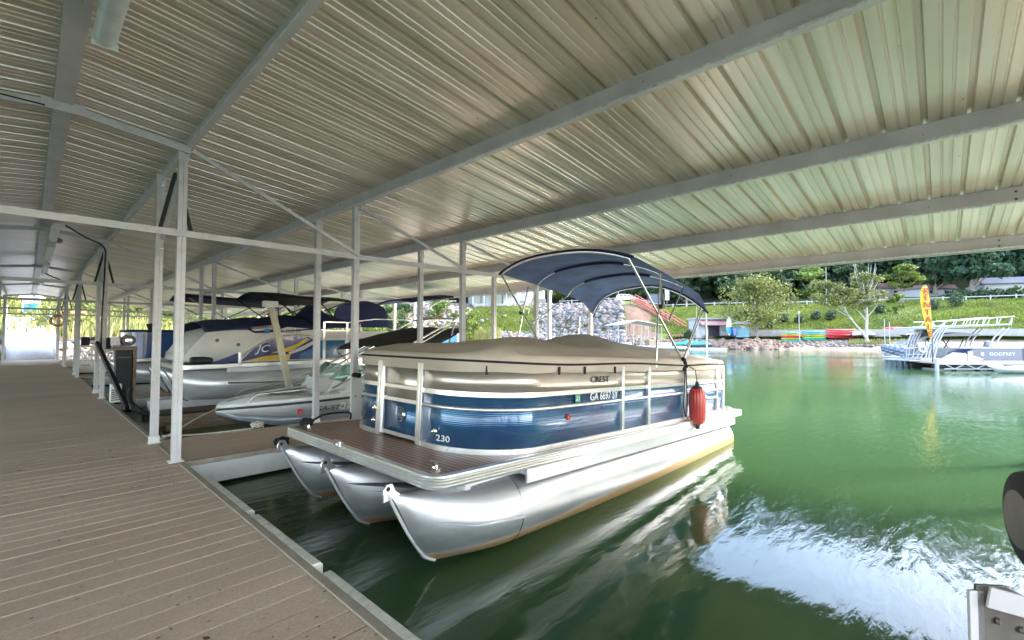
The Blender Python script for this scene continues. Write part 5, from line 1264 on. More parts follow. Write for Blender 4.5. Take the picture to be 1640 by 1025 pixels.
side_poly(jc, [(1.25, 0.04), (2.55, 0.04), (2.6, 0.17), (1.9, 0.15)], YJ - 0.026, yellow_m, 'yellow_stripe', 0.001, 0.004)
side_poly(jc, [(2.0, 0.20), (2.6, 0.24), (3.5, 0.52), (3.3, 0.56), (2.8, 0.42), (2.4, 0.31)], YJ - 0.026, yellow_m, 'yellow_stripe', 0.001, 0.004)
side_poly(jc, [(2.5, 0.20), (3.2, 0.38), (3.9, 0.54), (3.95, 0.46), (3.2, 0.28), (2.6, 0.17)], YJ - 0.031, vinyl_seat, 'cream_stripe', 0.001, 0.004)
side_poly(jc, [(2.9, 0.04), (4.3, 0.04), (4.3, 0.50), (4.05, 0.50), (3.6, 0.30), (2.95, 0.16)], YJ - 0.02, aqua_panel, 'blue_panel', 0.006, 0.004)
side_poly(jc, [(4.42, 0.04), (5.0, 0.04), (5.0, 0.50), (4.42, 0.50)], YJ - 0.02, aqua_panel, 'gate_panel', 0.001, 0.004)
side_poly(jc, [(5.12, 0.04), (7.55, 0.04), (7.55, 0.70), (6.5, 0.66), (5.12, 0.52)], YJ - 0.02, aqua_panel, 'aft_panel', 0.001, 0.004)
side_poly(jc, [(5.7, 0.04), (6.1, 0.04), (7.2, 0.68), (6.95, 0.68)], YJ - 0.026, vinyl_seat, 'cream_stripe', 0.001, 0.004)
side_poly(jc, [(6.25, 0.06), (6.65, 0.06), (7.35, 0.60), (7.1, 0.62)], YJ - 0.026, yellow_m, 'yellow_stripe', 0.001, 0.004)
m = MB(); m.tube(catmull([(jm(a_), YJ - .03, b_) for a_, b_ in ((1.12, 0.06), (1.55, 0.36), (2.1, 0.57), (2.8, 0.65), (3.5, 0.62), (4.2, 0.53), (4.36, 0.52))], 5), 0.016, 6); m.build('arch_rail', rail_m, jc, smooth=60)
for xx in (1.15, jm(4.36), jm(5.06)):
    MB().box(xx - 0.03, xx + 0.03, YJ - 0.045, YJ - 0.021, 0.0, 0.24 if xx < 2 else 0.98).build('fence_post', rail_m, jc, bev=0.004)
for zz in (0.53, 0.75, 0.97): MB().box(jm(4.39), jm(5.03), YJ - 0.045, YJ - 0.025, zz - 0.014, zz + 0.014).build('gate_rail', rail_m, jc)
m = MB(); m.tube([(3.72, YJ - .03, 0.97), (4.5, YJ - .03, 1.08), (7.5, YJ - .03, 1.10)], 0.016, 6); m.build('top_rail', rail_m, jc)
text('boat_emblem', 'JC', 0.24, (1.62, YJ - 0.032, 0.31), (R(90), 0, 0), white_decal, jc, shear=0.35, sx=1.1)
text('registration', 'MC 2629 BV', 0.13, (2.22, YJ - 0.024, 0.735), (R(90), R(-1), 0), black_decal, jc, sx=0.85)
MB().box(1.66, 1.77, YJ - 0.026, YJ - 0.022, 0.68, 0.79).build('sticker', kblue_m, jc)
text('boat_name', 'SportToon', 0.16, (4.9, YJ - 0.034, 0.42), (R(90), 0, 0), white_decal, jc, shear=0.3, sx=1.35)
for q in ((0.72, 0.52), (1.12, 0.42)):
    MB().lathe([(0.04, 0), (0.035, -0.012), (0.01, -0.012)], (q[0], -1.27 if q[0] > 1 else -1.21, q[1]), 14, 'Y').build('docking_light', steel_m, jc)
# navy mooring cover with peaks
rows = []
for s in np.linspace(0, 1, 40):
    x = 0.45 + 3.55 * s; e = float(np.interp(x, [0.45, 1.0, 1.3, 1.4, 2.4, 3.4, 4.0], [0.74, 0.80, 0.84, 0.72, 0.78, 0.86, 0.96])); c = float(np.interp(x, [0.45, 1.2, 1.8, 2.3, 2.6, 2.9, 3.2, 4.0], [0.95, 1.02, 1.08, 1.12, 1.20, 1.10, 1.50, 1.00]))
    rows.append([(x, 1.29 * t, e + (c - e) * (1 - abs(t) ** 1.8) + 0.02 * math.sin(9 * x + 4 * t)) if abs(t) < 0.99 else (x, 1.30 * t, e - 0.04) for t in np.linspace(-1, 1, 15)])
MB().grid(rows).build('mooring_cover', navy_canvas, jc, smooth=60, solid=0.01)
rows = []
for s in np.linspace(0, 1, 12): rows.append([(4.15 + 0.9 * s, t * 0.9 - 0.3, 0.85 + (0.66 + 0.12 * math.sin(math.pi * s)) * (1 - abs(t) ** 5) ) for t in np.linspace(-1, 1, 11)])
MB().grid(rows).build('seat_cover', navy_canvas, jc, smooth=60, solid=0.01)
# black bimini on a black frame
rows = []
for s in np.linspace(0, 1, 12): rows.append([(1.7 + 2.3 * s, 1.2 * t, 1.56 + 0.16 * (1 - t * t) - 0.05 * s * s + 0.015 * math.sin(9 * s)) for t in np.linspace(-1, 1, 11)])
MB().grid(rows).build('bimini_canvas', black_canvas, jc, smooth=60, solid=0.02)
for sy in (-1, 1):
    for a, b in (((2.9, 0.8), (1.8, 1.57)), ((2.9, 0.8), (2.8, 1.62)), ((2.7, 1.1), (3.8, 1.55)), ((2.5, 1.2), (3.2, 1.58)), ((3.5, 0.95), (3.0, 1.5))): MB().tube([(a[0], sy * 1.22, a[1]), (b[0], sy * 1.18, b[1])], 0.016, 6).build('bimini_strut', black_m, jc)
m = MB(); m.tube([(5.6, -1.2, 1.1), (7.0, -1.1, 1.75), (7.6, -1.1, 1.78)], 0.02, 6); m.tube([(6.9, -1.2, 1.1), (7.35, -1.1, 1.75)], 0.02, 6); m.build('tower_frame', rail_m, jc)
rows = []
for s in np.linspace(0, 1, 10): rows.append([(5.9 + 1.7 * s, 1.0 * t, 1.66 + 0.25 * s + 0.10 * (1 - t * t)) for t in np.linspace(-1, 1, 9)])
MB().grid(rows).build('rolled_canvas', navy_canvas, jc, smooth=60, solid=0.05)
m = MB()
for i in range(8): m.bar((7.2 + i * 0.07, YJ - 0.06, 0.75), (7.35 + i * 0.07, YJ - 0.06, 1.0), 0.02, 0.02)
m.build('rod_rack', black_m, jc)
m = MB(); m.tube([(7.85, -1.2, 0.6), (7.9, -1.2, -0.3)], 0.02, 6); m.tube([(7.85, -.8, 0.6), (7.9, -.8, -0.3)], 0.02, 6)
for i in range(4): m.tube([(7.87, -1.2, 0.4 - i * .22), (7.87, -.8, 0.4 - i * .22)], 0.018, 6)
m.build('boarding_ladder', rail_m, jc)
MB().box(0.25, 0.75, -1.15, -0.5, 0.004, 0.16).build('bow_winch', black_m, jc, bev=0.05)

bb = thing('blue_boat', 'blue sided boat resting on a lift beyond the black cabinet', 'pontoon boat', (1.95, 18.9, 1.2))
tubes(bb, (-1.0, 1.0), -0.46, 0.33, -0.1, 6.3)
MB().prism(rrect(0, 6.8, -1.3, 1.3, 0.15, 0.05), lambda a, b: (a, b, -0.10), lambda a, b: (a, b, 0.0)).build('deck', rail_m, bb, bev=0.01)
m = MB(); m.prism(rrect(0.15, 6.5, -1.27, 1.27, 0.4, 0.1), lambda a, b: (a, b, 0.003), lambda a, b: (a, b, 0.80)); m.build('side_panel', blue_panel, bb)
m = MB(); m.prism(rrect(0.12, 6.53, -1.30, 1.30, 0.42, 0.12), lambda a, b: (a, b, 0.803), lambda a, b: (a, b, 0.87)); m.build('cover', navy_canvas, bb, bev=0.03)
m = MB(); m.prism([(-0.12, 0), (0.12, 0), (0.2, 0.25), (-0.2, 0.2)], lambda a, b: (0.9 + a, -0.1, 0.87 + b), lambda a, b: (0.9 + a, 0.2, 0.87 + b)); m.build('light_cover', black_m, bb, bev=0.02)
rows = []
for s in np.linspace(0, 1, 10): rows.append([(1.5 + 3.6 * s, 1.2 * t, 1.95 + 0.16 * (1 - t * t) - 0.15 * s) for t in np.linspace(-1, 1, 9)])
MB().grid(rows).build('bimini_canvas', navy_canvas, bb, smooth=60, solid=0.04)
for sy in (-1, 1):
    for a, b in (((3.4, 0.85), (1.6, 1.9)), ((3.4, 0.85), (4.9, 1.8)), ((2.4, 0.85), (4.2, 1.85))): MB().tube([(a[0], sy * 1.22, a[1]), (b[0], sy * 1.18, b[1])], 0.018, 6).build('bimini_strut', chrome_m, bb)

# ------------------------------------------------------------------ the far shore: houses, road, stairs, hut, kayaks
white_paint = mat('dimmed_white_paint', (0.33, 0.33, 0.33), 0.5, 0, 0.06, 5, grime=0.2)  # down to white_decal: colours darkened to offset bright outdoor light at this exposure
gelcoat = mat('dimmed_gelcoat', (0.34, 0.34, 0.35), 0.3, 0, 0.04, 3, coat=0.2)
siding_m = mat('dimmed_siding', (0.33, 0.33, 0.34), 0.6, 0, 0.05, 3, grime=0.1)
vinyl_seat = mat('dimmed_vinyl', (0.28, 0.27, 0.26), 0.5, 0, 0.06, 4)
rail_m = mat('dimmed_rail', (0.30, 0.30, 0.30), 0.45, 0.2, 0.05, 12)
alu_m = mat('dimmed_aluminium', (0.30, 0.31, 0.33), 0.4, 0.4, 0.1, 5)
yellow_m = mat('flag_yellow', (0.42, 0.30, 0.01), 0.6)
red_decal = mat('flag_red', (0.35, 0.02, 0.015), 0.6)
white_decal = mat('dimmed_decal', (0.5, 0.5, 0.5), 0.4)
FACE = -R(YAW)                     # local +X to the viewer's right, local -Y towards the viewer
def face(u, d): x, y = at(u, d); return (x, y)
PXM = lambda d: d / 729.0          # metres per photo column at depth d
# guard rail
pts = []; a = 6.0
while a <= 60: x, y = polar(a, shore(a) + 28.5); pts.append((x, y, H_as(a, 28.5))); a += 0.5
t = thing('guard_rail', 'long pale guard rail along the road at the top of the bank', 'guard rail', (0, 0, 0))
for dz, h in ((0.62, 0.16),):
    rows = [[(p[0], p[1], p[2] + dz) for p in pts], [(p[0], p[1], p[2] + dz + h) for p in pts]]
    MB().grid(rows).build('rail', siding_m, t, solid=0.06)
k = 0
for i in range(0, len(pts), 3):
    p = pts[i]; MB().box(p[0] - 0.09, p[0] + 0.09, p[1] - 0.09, p[1] + 0.09, p[2] - 0.4, p[2] + 0.9).build('rail_post', white_paint, t)
# white house with balcony
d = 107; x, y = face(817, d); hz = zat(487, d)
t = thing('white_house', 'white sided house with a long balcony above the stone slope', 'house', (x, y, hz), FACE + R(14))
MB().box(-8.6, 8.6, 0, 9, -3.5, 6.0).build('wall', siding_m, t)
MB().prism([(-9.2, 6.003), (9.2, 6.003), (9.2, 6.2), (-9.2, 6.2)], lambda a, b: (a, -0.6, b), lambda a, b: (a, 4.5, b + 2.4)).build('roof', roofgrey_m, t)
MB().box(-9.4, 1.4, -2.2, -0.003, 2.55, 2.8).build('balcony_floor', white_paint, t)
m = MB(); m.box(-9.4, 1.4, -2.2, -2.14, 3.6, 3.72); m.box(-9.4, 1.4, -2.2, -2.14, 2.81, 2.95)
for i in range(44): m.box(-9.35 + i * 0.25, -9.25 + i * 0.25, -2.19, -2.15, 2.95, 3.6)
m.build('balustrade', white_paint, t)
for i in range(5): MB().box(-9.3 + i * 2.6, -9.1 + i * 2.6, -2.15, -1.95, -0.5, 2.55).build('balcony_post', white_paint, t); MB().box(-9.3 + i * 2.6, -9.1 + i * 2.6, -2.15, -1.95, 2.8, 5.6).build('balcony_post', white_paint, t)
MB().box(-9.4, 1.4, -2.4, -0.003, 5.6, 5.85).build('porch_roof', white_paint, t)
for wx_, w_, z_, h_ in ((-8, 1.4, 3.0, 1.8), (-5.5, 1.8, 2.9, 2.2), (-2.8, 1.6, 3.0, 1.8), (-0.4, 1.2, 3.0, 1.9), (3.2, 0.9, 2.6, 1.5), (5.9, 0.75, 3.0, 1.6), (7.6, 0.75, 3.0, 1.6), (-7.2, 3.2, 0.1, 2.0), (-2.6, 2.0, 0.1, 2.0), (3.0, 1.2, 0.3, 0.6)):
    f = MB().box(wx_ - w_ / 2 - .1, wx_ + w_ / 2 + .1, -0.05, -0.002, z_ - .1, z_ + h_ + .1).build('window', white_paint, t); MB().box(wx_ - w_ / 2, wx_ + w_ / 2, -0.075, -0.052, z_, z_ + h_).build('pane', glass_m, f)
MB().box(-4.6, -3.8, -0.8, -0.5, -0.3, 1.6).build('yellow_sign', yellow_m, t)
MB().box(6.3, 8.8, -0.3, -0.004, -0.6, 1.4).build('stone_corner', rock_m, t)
# right bungalow
x, y, hz = ons(1632, 46)
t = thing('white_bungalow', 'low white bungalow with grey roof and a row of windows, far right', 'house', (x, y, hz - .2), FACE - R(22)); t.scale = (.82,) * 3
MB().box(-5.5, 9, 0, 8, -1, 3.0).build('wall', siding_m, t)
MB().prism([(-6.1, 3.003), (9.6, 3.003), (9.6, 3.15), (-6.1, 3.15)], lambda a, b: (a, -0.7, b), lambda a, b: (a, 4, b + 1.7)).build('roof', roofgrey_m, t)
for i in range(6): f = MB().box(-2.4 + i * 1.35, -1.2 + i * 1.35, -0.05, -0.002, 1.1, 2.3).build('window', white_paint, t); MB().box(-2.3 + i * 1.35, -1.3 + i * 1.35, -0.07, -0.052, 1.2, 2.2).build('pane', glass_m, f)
for (u, d, v0, v1, wd, lb) in ((1426, 126, 462, 443, 7, 'house with a brown roof half hidden by trees above the pale barked tree'), (1505, 124, 470, 453, 8, 'white cottage with reddish roof between the flag and the pine'), (1416, 118, 473, 464, 6, 'low white shed on the lawn beside the lime green tree')):
    x, y, z0 = ons(u, {1426: 55, 1505: 52, 1416: 45}[u]); d = S_ * x + C_ * y; hh = (v0 - v1) * PXM(d)
    t = thing('cottage', lb, 'house', (x, y, z0), FACE + R(10), 'small houses on the hillside')
    MB().box(-wd / 2, wd / 2, 0, 5, -1.5, hh * .62).build('wall', siding_m, t)
    MB().prism([(-wd / 2 - .4, hh * .62 + .003), (wd / 2 + .4, hh * .62 + .003), (wd / 2 - .6, hh), (-wd / 2 + .6, hh)], lambda a, b: (a, -0.5, b), lambda a, b: (a, 5.4, b)).build('roof', roofred_m, t)
    for q in (-wd / 4, wd / 4): MB().box(q - .5, q + .5, -0.03, -0.002, .3, hh * .45).build('window', glass_m, t)
# cars on the road
def car(loc, rz, m_, lb, suv=True):
    t = thing('parked_car', lb, 'car', loc, rz)
    L_, W_, H_ = 4.5, 1.8, 1.65
    body = [(-2.25, 0.35), (2.25, 0.35), (2.28, 0.75), (2.1, 0.95), (1.35, 1.0), (1.35, 1.0), (-2.15, 1.0), (-2.28, 0.7)]
    MB().prism(body, lambda a, b: (a, -0.88, b), lambda a, b: (a, 0.88, b)).build('body', m_, t, bev=0.06)
    cab = [(-2.1, 1.0), (1.3, 1.0), (0.6, 1.55), (0.3, 1.62), (-1.8, 1.62), (-2.05, 1.4)]
    MB().prism(cab, lambda a, b: (a, -0.76, b), lambda a, b: (a, 0.76, b)).build('cabin', m_, t, bev=0.05)
    for sy in (-1, 1):
        for w0, w1, w2, w3 in ((-1.85, -1.0, -1.0, -1.75), (-0.9, -0.05, -0.05, -0.9), (0.05, 1.05, 0.5, 0.05)):
            MB().prism([(w0, 1.05), (w1, 1.05), (w2, 1.5), (w3, 1.5)], lambda a, b: (a, sy * 0.765, b), lambda a, b: (a, sy * 0.78, b)).build('window', glass_m, t)
        for wx_ in (-1.4, 1.4):
            wh = MB().lathe([(0.33, -0.1), (0.35, -0.08), (0.35, 0.08), (0.33, 0.1)], (wx_, sy * 0.82, 0.35), 20, 'Y').build('wheel', rubber_m, t, smooth=40); MB().lathe([(0.2, -0.115), (0.2, 0.115)], (wx_, sy * 0.82, 0.35), 14, 'Y').build('rim', rail_m, wh, smooth=40)
    for q in (-0.6, 0.6): MB().box(2.2, 2.30, q - .15, q + .15, 0.68, 0.84).build('headlight', lamp_m, t)
    return t
x, y = face(1003, 104); car((x, y, zat(483, 104)), FACE + R(6), car_white, 'white SUV parked on the road above the red stairs')
x, y, z_ = ons(1366, 45); car((x, y, z_ + .1), FACE + R(170), car_black, 'small black car parked on the slope behind the leaning tree')
x, y = face(1048, 103); t = thing('utility_cabinet', 'grey blue cabinet beside the road, right of the white SUV', 'cabinet', (x, y, zat(483, 103)), FACE); MB().box(-1.5, 1.5, -0.6, 0.6, -0.5, 1.6).build('body', slate_panel, t, bev=0.04); MB().box(-1.6, 1.6, -0.7, 0.7, 1.603, 1.7).build('lid', steel_m, t)
x, y = face(1069, 100); t = thing('roadside_sign', 'tall blank white sign panel beside the road', 'sign', (x, y, zat(483, 100)), FACE)
MB().box(-0.48, 0.48, -0.05, 0.05, 0.3, 3.8).build('panel', white_paint, t); MB().box(-0.08, 0.08, 0.06, 0.14, -0.5, 3.4).build('post', steel_m, t)
def pole(u, d, v0, v1, lb, name='utility_pole', r=0.1, m_=pbark_m, cat='pole', arm=False, lamp=False, grp=None):
    x, y = face(u, d); z0 = zat(v0, d); hh = (v0 - v1) * PXM(d)
    t = thing(name, lb, cat, (x, y, z0), FACE, grp)
    MB().tube([(0, 0, -1.5), (0, 0, hh)], [r, r * .75], 8).build('pole', m_, t, smooth=60)
    if arm: MB().box(-1.0, 1.0, -.06, .06, hh - .6, hh - .45).build('crossarm', wood_m, t)
    if lamp:
        MB().tube([(0, 0, hh - .1), (0.5, 0, hh + .02)], 0.05, 6).build('arm', steel_m, t); MB().box(0.3, 0.95, -.15, .15, hh - .05, hh + .1).build('lamp_head', white_paint, t, bev=0.03)
pole(1325, 90, 484, 428, 'slim white pole standing by the road above the stacked kayaks', r=0.07, m_=white_paint)
pole(991, 100, 482, 450, 'thin white pole left of the white SUV', r=0.06, m_=white_paint)
pole(1315, 106, 476, 380, 'grey wooden utility pole in front of the dark wood', r=0.16, arm=True)
pole(1600, 63, 545, 508, 'lamp post with a white head on the grass at the right', 'lamp_post', 0.11, bark_m, 'lamp post', lamp=True)
pole(1280, 64, 529, 502, 'white lamp post with round top above the stacked kayaks', 'lamp_post', 0.07, white_paint, 'lamp post')
x, y = face(1280, 64); o = MB().lathe([(0.05, -0.15), (0.14, -0.06), (0.15, 0.05), (0.05, 0.16)], (0, 0, 0), 12).build('lamp_globe', lamp_m, C.objects[-1] if False else [q for q in C.objects if q.get('label', '').startswith('white lamp post')][0]); o.location = (0, 0, (529 - 502) * PXM(64) + .1)
pole(1416.5, 45, 566, 511, 'thin white pipe standing in the shallows, left of a pair', 'white_pipe', 0.04, white_paint, 'pipe')
pole(1424.5, 44, 572, 515, 'thin white pipe standing in the shallows, right of a pair', 'white_pipe', 0.04, white_paint, 'pipe')
pole(1116, 62, 542, 492, 'thin white pole at the left end of the rental hut', 'white_pipe', 0.04, white_paint, 'pipe')
for i, (v0, v1) in enumerate(((419, 424), (413, 419), (440, 446))):
    m = MB(); pp = []
    for k in range(17):
        u = 1180 + 600 * k / 16; d_ = 106; x, y = face(u, d_); pp.append((x, y, zat(v0 + (v1 - v0) * (1 - k / 16) + 5 * math.sin(math.pi * k / 16), d_)))
    m.tube(pp, 0.045, 5); tag(m.build('power_line', white_paint, None), ['middle of three pale power lines crossing before the wood', 'upper of three pale power lines crossing before the wood', 'lowest of three pale power lines, behind the pine'][i], 'power line')
# red stairs from the road down to the water
t = thing('red_stairs', 'long red wooden stairway running down the bank from the road', 'stairs', (0, 0, 0))
A = Vector(at3(1014, 92, 480)); Bm = Vector(at3(1062, 83, 507)); Bq = Vector(at3(1103, 76, 533)); Eq = Vector(at3(1085, 73, 548))
side = Vector((C_, -S_, 0)) * 0.9 + Vector((S_, C_, 0)) * 0.3
for a, b in ((A, Bm), (Bm, Bq)):
    for k in (-1, 1):
        o_s = side * 0.6 * k
        MB().bar(a + o_s, b + o_s, 0.1, 0.35).build('stringer', redwood_m, t); MB().bar(a + o_s + Vector((0, 0, 1.05)), b + o_s + Vector((0, 0, 1.05)), 0.1, 0.12).build('handrail', redwood_m, t); MB().bar(a + o_s + Vector((0, 0, .6)), b + o_s + Vector((0, 0, .6)), 0.06, 0.08).build('handrail', redwood_m, t)
        n = int((b - a).length / 1.1)
        for i in range(n + 1): p = a.lerp(b, i / n) + o_s; MB().bar(p + Vector((0, 0, -1.2)), p + Vector((0, 0, 1.1)), 0.1, 0.1).build('baluster', redwood_m, t)
    n = int((b - a).length / 0.45); m = MB()
    for i in range(n): p = a.lerp(b, (i + .5) / n); m.bar(p - side * .55, p + side * .55, 0.3, 0.06)
    m.build('treads', redwood_m, t)
m = MB(); m.bar(Bq, Eq, 1.8, 0.12); m.bar(Bq + Vector((0, 0, 1)), Eq + Vector((0, 0, 1)), 0.08, 0.1)
m.build('landing', redwood_m, t)
for i in range(6): p = Bq.lerp(Eq, i / 5); MB().bar(p + Vector((0, 0, -1.6)), p + Vector((0, 0, 1.0)), 0.14, 0.14).build('landing_post', redwood_m, t)
x, y = face(1096, 72); t = thing('red_railing_ramp', 'red wooden deck with railings at the foot of the stairs by the water', 'deck', (x, y, zat(548, 72)), FACE)
MB().box(-2.6, 2.4, 0, 1.6, 0, 0.15).build('floor', redwood_m, t); m = MB()
for i in range(11): m.box(-2.6 + i * .48, -2.5 + i * .48, -0.05, -0.002, -0.6, 1.2)
m.box(-2.6, 2.4, -0.09, -0.051, 1.1, 1.22); m.box(-2.6, 2.4, -0.09, -0.051, 0.55, 0.65); m.build('railing', redwood_m, t)
# rental hut
x, y = face(1146, 68); z0 = zat(538, 68); t = thing('rental_hut', 'small white hut with mauve awning and open front on the stony bank', 'hut', (x, y, z0), FACE + R(8))
p_ = PXM(68)
MB().box(-2.5, 2.6, 0.6, 3.2, -0.3, 2.5).build('wall', siding_m, t)
MB().box(-2.7, 2.75, 0.3, 3.4, 2.503, 2.72).build('roof', white_paint, t)
MB().prism([(-2.45, 2.35), (2.1, 2.35), (2.1, 2.4), (-2.45, 2.4)], lambda a, b: (a, 0.55, b), lambda a, b: (a, -0.5, b - 0.8)).build('awning', awning_m, t)
MB().box(-0.8, 1.0, 0.55, 0.598, 0.05, 1.6).build('opening', black_m, t)
MB().box(-2.1, -1.2, 0.5, 0.598, 0.3, 1.2).build('white_cooler', white_paint, t); MB().box(1.2, 2.0, 0.1, 0.5, -.1, 0.8).build('counter', white_paint, t)
x, y = face(1167.5, 66.5); t = thing('paddle_board', 'white and blue paddle board standing upright against the hut', 'paddle board', (x, y, zat(538, 66.5)), FACE)
MB().prism([(0.38 * math.sin(math.pi * (k / 20)) ** .7 * (1 if k <= 20 else 1), 2.9 * k / 20) for k in range(21)] + [(-0.38 * math.sin(math.pi * (k / 20)) ** .7, 2.9 * k / 20) for k in range(19, 0, -1)], lambda a, b: (a, -0.06, b), lambda a, b: (a, 0.06, b)).build('board', white_decal, t)
MB().prism([(-.3, .3), (.3, .3), (.34, 1.3), (-.34, 1.3)], lambda a, b: (a, -0.075, b), lambda a, b: (a, -0.062, b)).build('blue_end', kblue_m, t)
x, y = face(1190, 66); t = thing('drinks_kiosk', 'small blue kiosk with a pale pitched roof beside the big pale tree', 'kiosk', (x, y, zat(538, 66)), FACE)
MB().box(-1.0, 0.9, 0, 1.2, -0.2, 1.1).build('counter', kiosk_m, t, bev=0.02); MB().prism([(-1.4, 1.75), (1.4, 1.75), (0, 2.15)], lambda a, b: (a, -0.3, b), lambda a, b: (a, 1.5, b)).build('roof', vinyl_seat, t)
for q in (-0.95, 0.85): MB().box(q - .05, q + .05, 0, 0.1, 1.1, 1.75).build('post', kiosk_m, t)
MB().box(-0.3, 0.5, 0.2, .5, 1.1, 1.5).build('drinks_machine', white_paint, t)
x, y = face(1178, 66.5); t = thing('blue_bin', 'dark blue bin between the hut and the kiosk', 'bin', (x, y, zat(538, 66.5)), FACE); MB().prism([(-.55, 0), (.55, 0), (.65, 1.2), (-.65, 1.2)], lambda a, b: (a, -.5, b), lambda a, b: (a, .5, b)).build('body', blue_panel, t, bev=.04); MB().box(-.7, .7, -.55, .55, 1.203, 1.3).build('lid', navy_panel, t)
# kayaks in stacks on the promenade
def kayak(loc, L_, m_, lb, grp):
    t = MB(); rows = []
    for k in range(11):
        s = k / 10; w_ = 0.36 * math.sin(math.pi * min(.97, max(.03, s))) ** .6; up = 0.10 * (2 * s - 1) ** 4
        rows.append([((s - .5) * L_, w_ * math.cos(a), 0.17 + up + 0.15 * math.sin(a) * (0.5 + .5 * math.sin(math.pi * s) ** .5)) for a in [2 * math.pi * j / 10 for j in range(10)]])
    t.grid(rows, closed_u=True); o = t.build('kayak', m_, None, smooth=60); o.location = loc; o.rotation_euler.z = FACE + R(random.uniform(-2, 2)); tag(o, lb, 'kayak', grp); return o
stacks = [(1266.5, 33 * PXM(64.5), [('teal', teal_m), ('green', lime_m), ('red', kred_m), ('orange', korange_m), ('lime', lime_m), ('blue', kblue_m)], 'leftmost, mixed stack'),
          (1303, 38 * PXM(64.5), [('green', teal_m), ('lime', lime_m), ('pale yellow', yellow_m), ('turquoise', teal_m), ('blue', kblue_m)], 'middle stack'),
          (1346, 47 * PXM(64.5), [('dark red', kred_m), ('red', kred_m), ('bright red', kred_m), ('scarlet', kred_m)], 'red stack on the right')]
PN2 = ['bottom', 'second from the bottom', 'third from the bottom', 'fourth from the bottom', 'fifth from the bottom', 'topmost']
for u, L_, cols, nm in stacks:
    x, y = face(u, 64.5); z0 = H(x, y) + 0.05; tot = 15.5 * PXM(64.5); st = tot / len(cols) * 0.98
    for i, (cn, mm) in enumerate(cols):
        pos = 'topmost' if i == len(cols) - 1 else PN2[i]
        o = kayak((x, y, z0 + i * st), L_, mm, '%s kayak, %s in the %s on the path' % ({'dark red': 'red', 'bright red': 'red', 'scarlet': 'red'}.get(cn, cn), pos, nm), 'stacked rental kayaks')
        o.scale.z = st / 0.33
for i, (u, mm, lb) in enumerate(((1382, white_decal, 'white upturned dinghy behind the leaning trunk'), (1432, kred_m, 'red and pale upturned dinghy near the white pipes'))):
    x, y = face(u, 64); o = kayak((x, y, H(x, y) + .15), 3.2, mm, lb, None); o.name = 'dinghy'; o['category'] = 'dinghy'; o.scale = (1, 2.2, 2)
    o.rotation_euler.x = math.pi; o.location.z += 0.7
for i, u in enumerate((1452, 1460, 1468, 1479)):
    x, y = face(u, 52); m = MB(); m.prism([(-0.9, 0.6), (0.1, 0.25), (1.1, 0.25), (1.1, 0.85), (-0.2, 0.75)], lambda a, b: (a, -0.3, b), lambda a, b: (a, 0.3, b)); o = m.build('covered_dinghy', black_m, None, bev=0.06); o.location = (x, y, zat(545, 52)); o.rotation_euler.z = FACE + R(20)
    tag(o, ['leftmost of four dark upturned boat bows behind the flag', 'second of four dark upturned boat bows behind the flag', 'third of four dark upturned boat bows behind the flag', 'rightmost of four dark upturned boat bows, against the flag'][i], 'boat', 'dark boat bows behind the flag')
# small covered jetty with personal watercraft
x, y = face(1027, 62); t = thing('canopy_jetty', 'low floating jetty under a pale metal canopy on thin posts', 'jetty', (x, y, 0), FACE + R(12)); pm = PXM(62)
MB().box(-3.3, 3.3, 0, 3.5, 0.05, 0.35).build('deck', conc_m, t, bev=.02)
h0 = zat(519, 62); h1 = zat(513, 62)
MB().prism([(-3.6, h0 - .1), (-0.8, h1), (3.4, h0 - .15), (3.4, h0 - .22), (-0.8, h1 - .07), (-3.6, h0 - .17)], lambda a, b: (a, -0.5, b), lambda a, b: (a, 4, b)).build('canopy', mat('pale_metal_canopy', (0.42, 0.47, 0.46), 0.5, .2), t)
for q in (-3.3, -2.2, -1.1, 0, 1.1, 2.2, 3.1):
    for w_ in (0.1, 3.4): MB().box(q - .04, q + .04, w_ - .04, w_ + .04, 0.35, h0 - .2 + (0.3 if abs(q + .8) < 1.2 else 0)).build('canopy_post', white_paint, t)
MB().box(1.0, 2.6, -.3, .6, 0.36, 1.3).build('wooden_bin', wood_m, t)
def jetski(u, d, m_, lb, rz=0):
    x, y = face(u, d); t = thing('jet_ski', lb, 'jet ski', (x, y, 0.25), FACE + rz, 'jet skis on floats by the red stairs')
    MB().prism([(-1.5, 0.0), (1.2, 0.0), (1.6, 0.35), (0.7, 0.45), (-1.5, 0.35)], lambda a, b: (a, -.5, b), lambda a, b: (a, .5, b)).build('hull', black_m, t, bev=.08)
    MB().prism([(-1.4, 0.35), (1.4, 0.42), (0.7, 0.75), (0.3, 0.95), (0.1, 0.72), (-1.3, 0.68)], lambda a, b: (a, -.3, b), lambda a, b: (a, .3, b)).build('top_deck', m_, t, bev=.08)
    MB().tube([(0.25, -.4, 1.0), (0.25, .4, 1.0)], .04, 6).build('handlebar', black_m, t)
    MB().box(-1.8, 1.5, -.75, .75, -0.3, -0.02).build('float', white_paint, t, bev=.05)
jetski(974, 60, teal_m, 'teal jet ski at the left of the canopy jetty'); jetski(963, 61, teal_m, 'teal jet ski half hidden behind the tan cover, farthest left', .3)
jetski(1095, 62, teal_m, 'teal jet ski directly below the red stairs'); jetski(1109, 62, teal_m, 'teal jet ski just right of the one below the stairs', .2); jetski(1122, 61.5, teal_m, 'teal jet ski farthest right, at the end of the floats', .1)
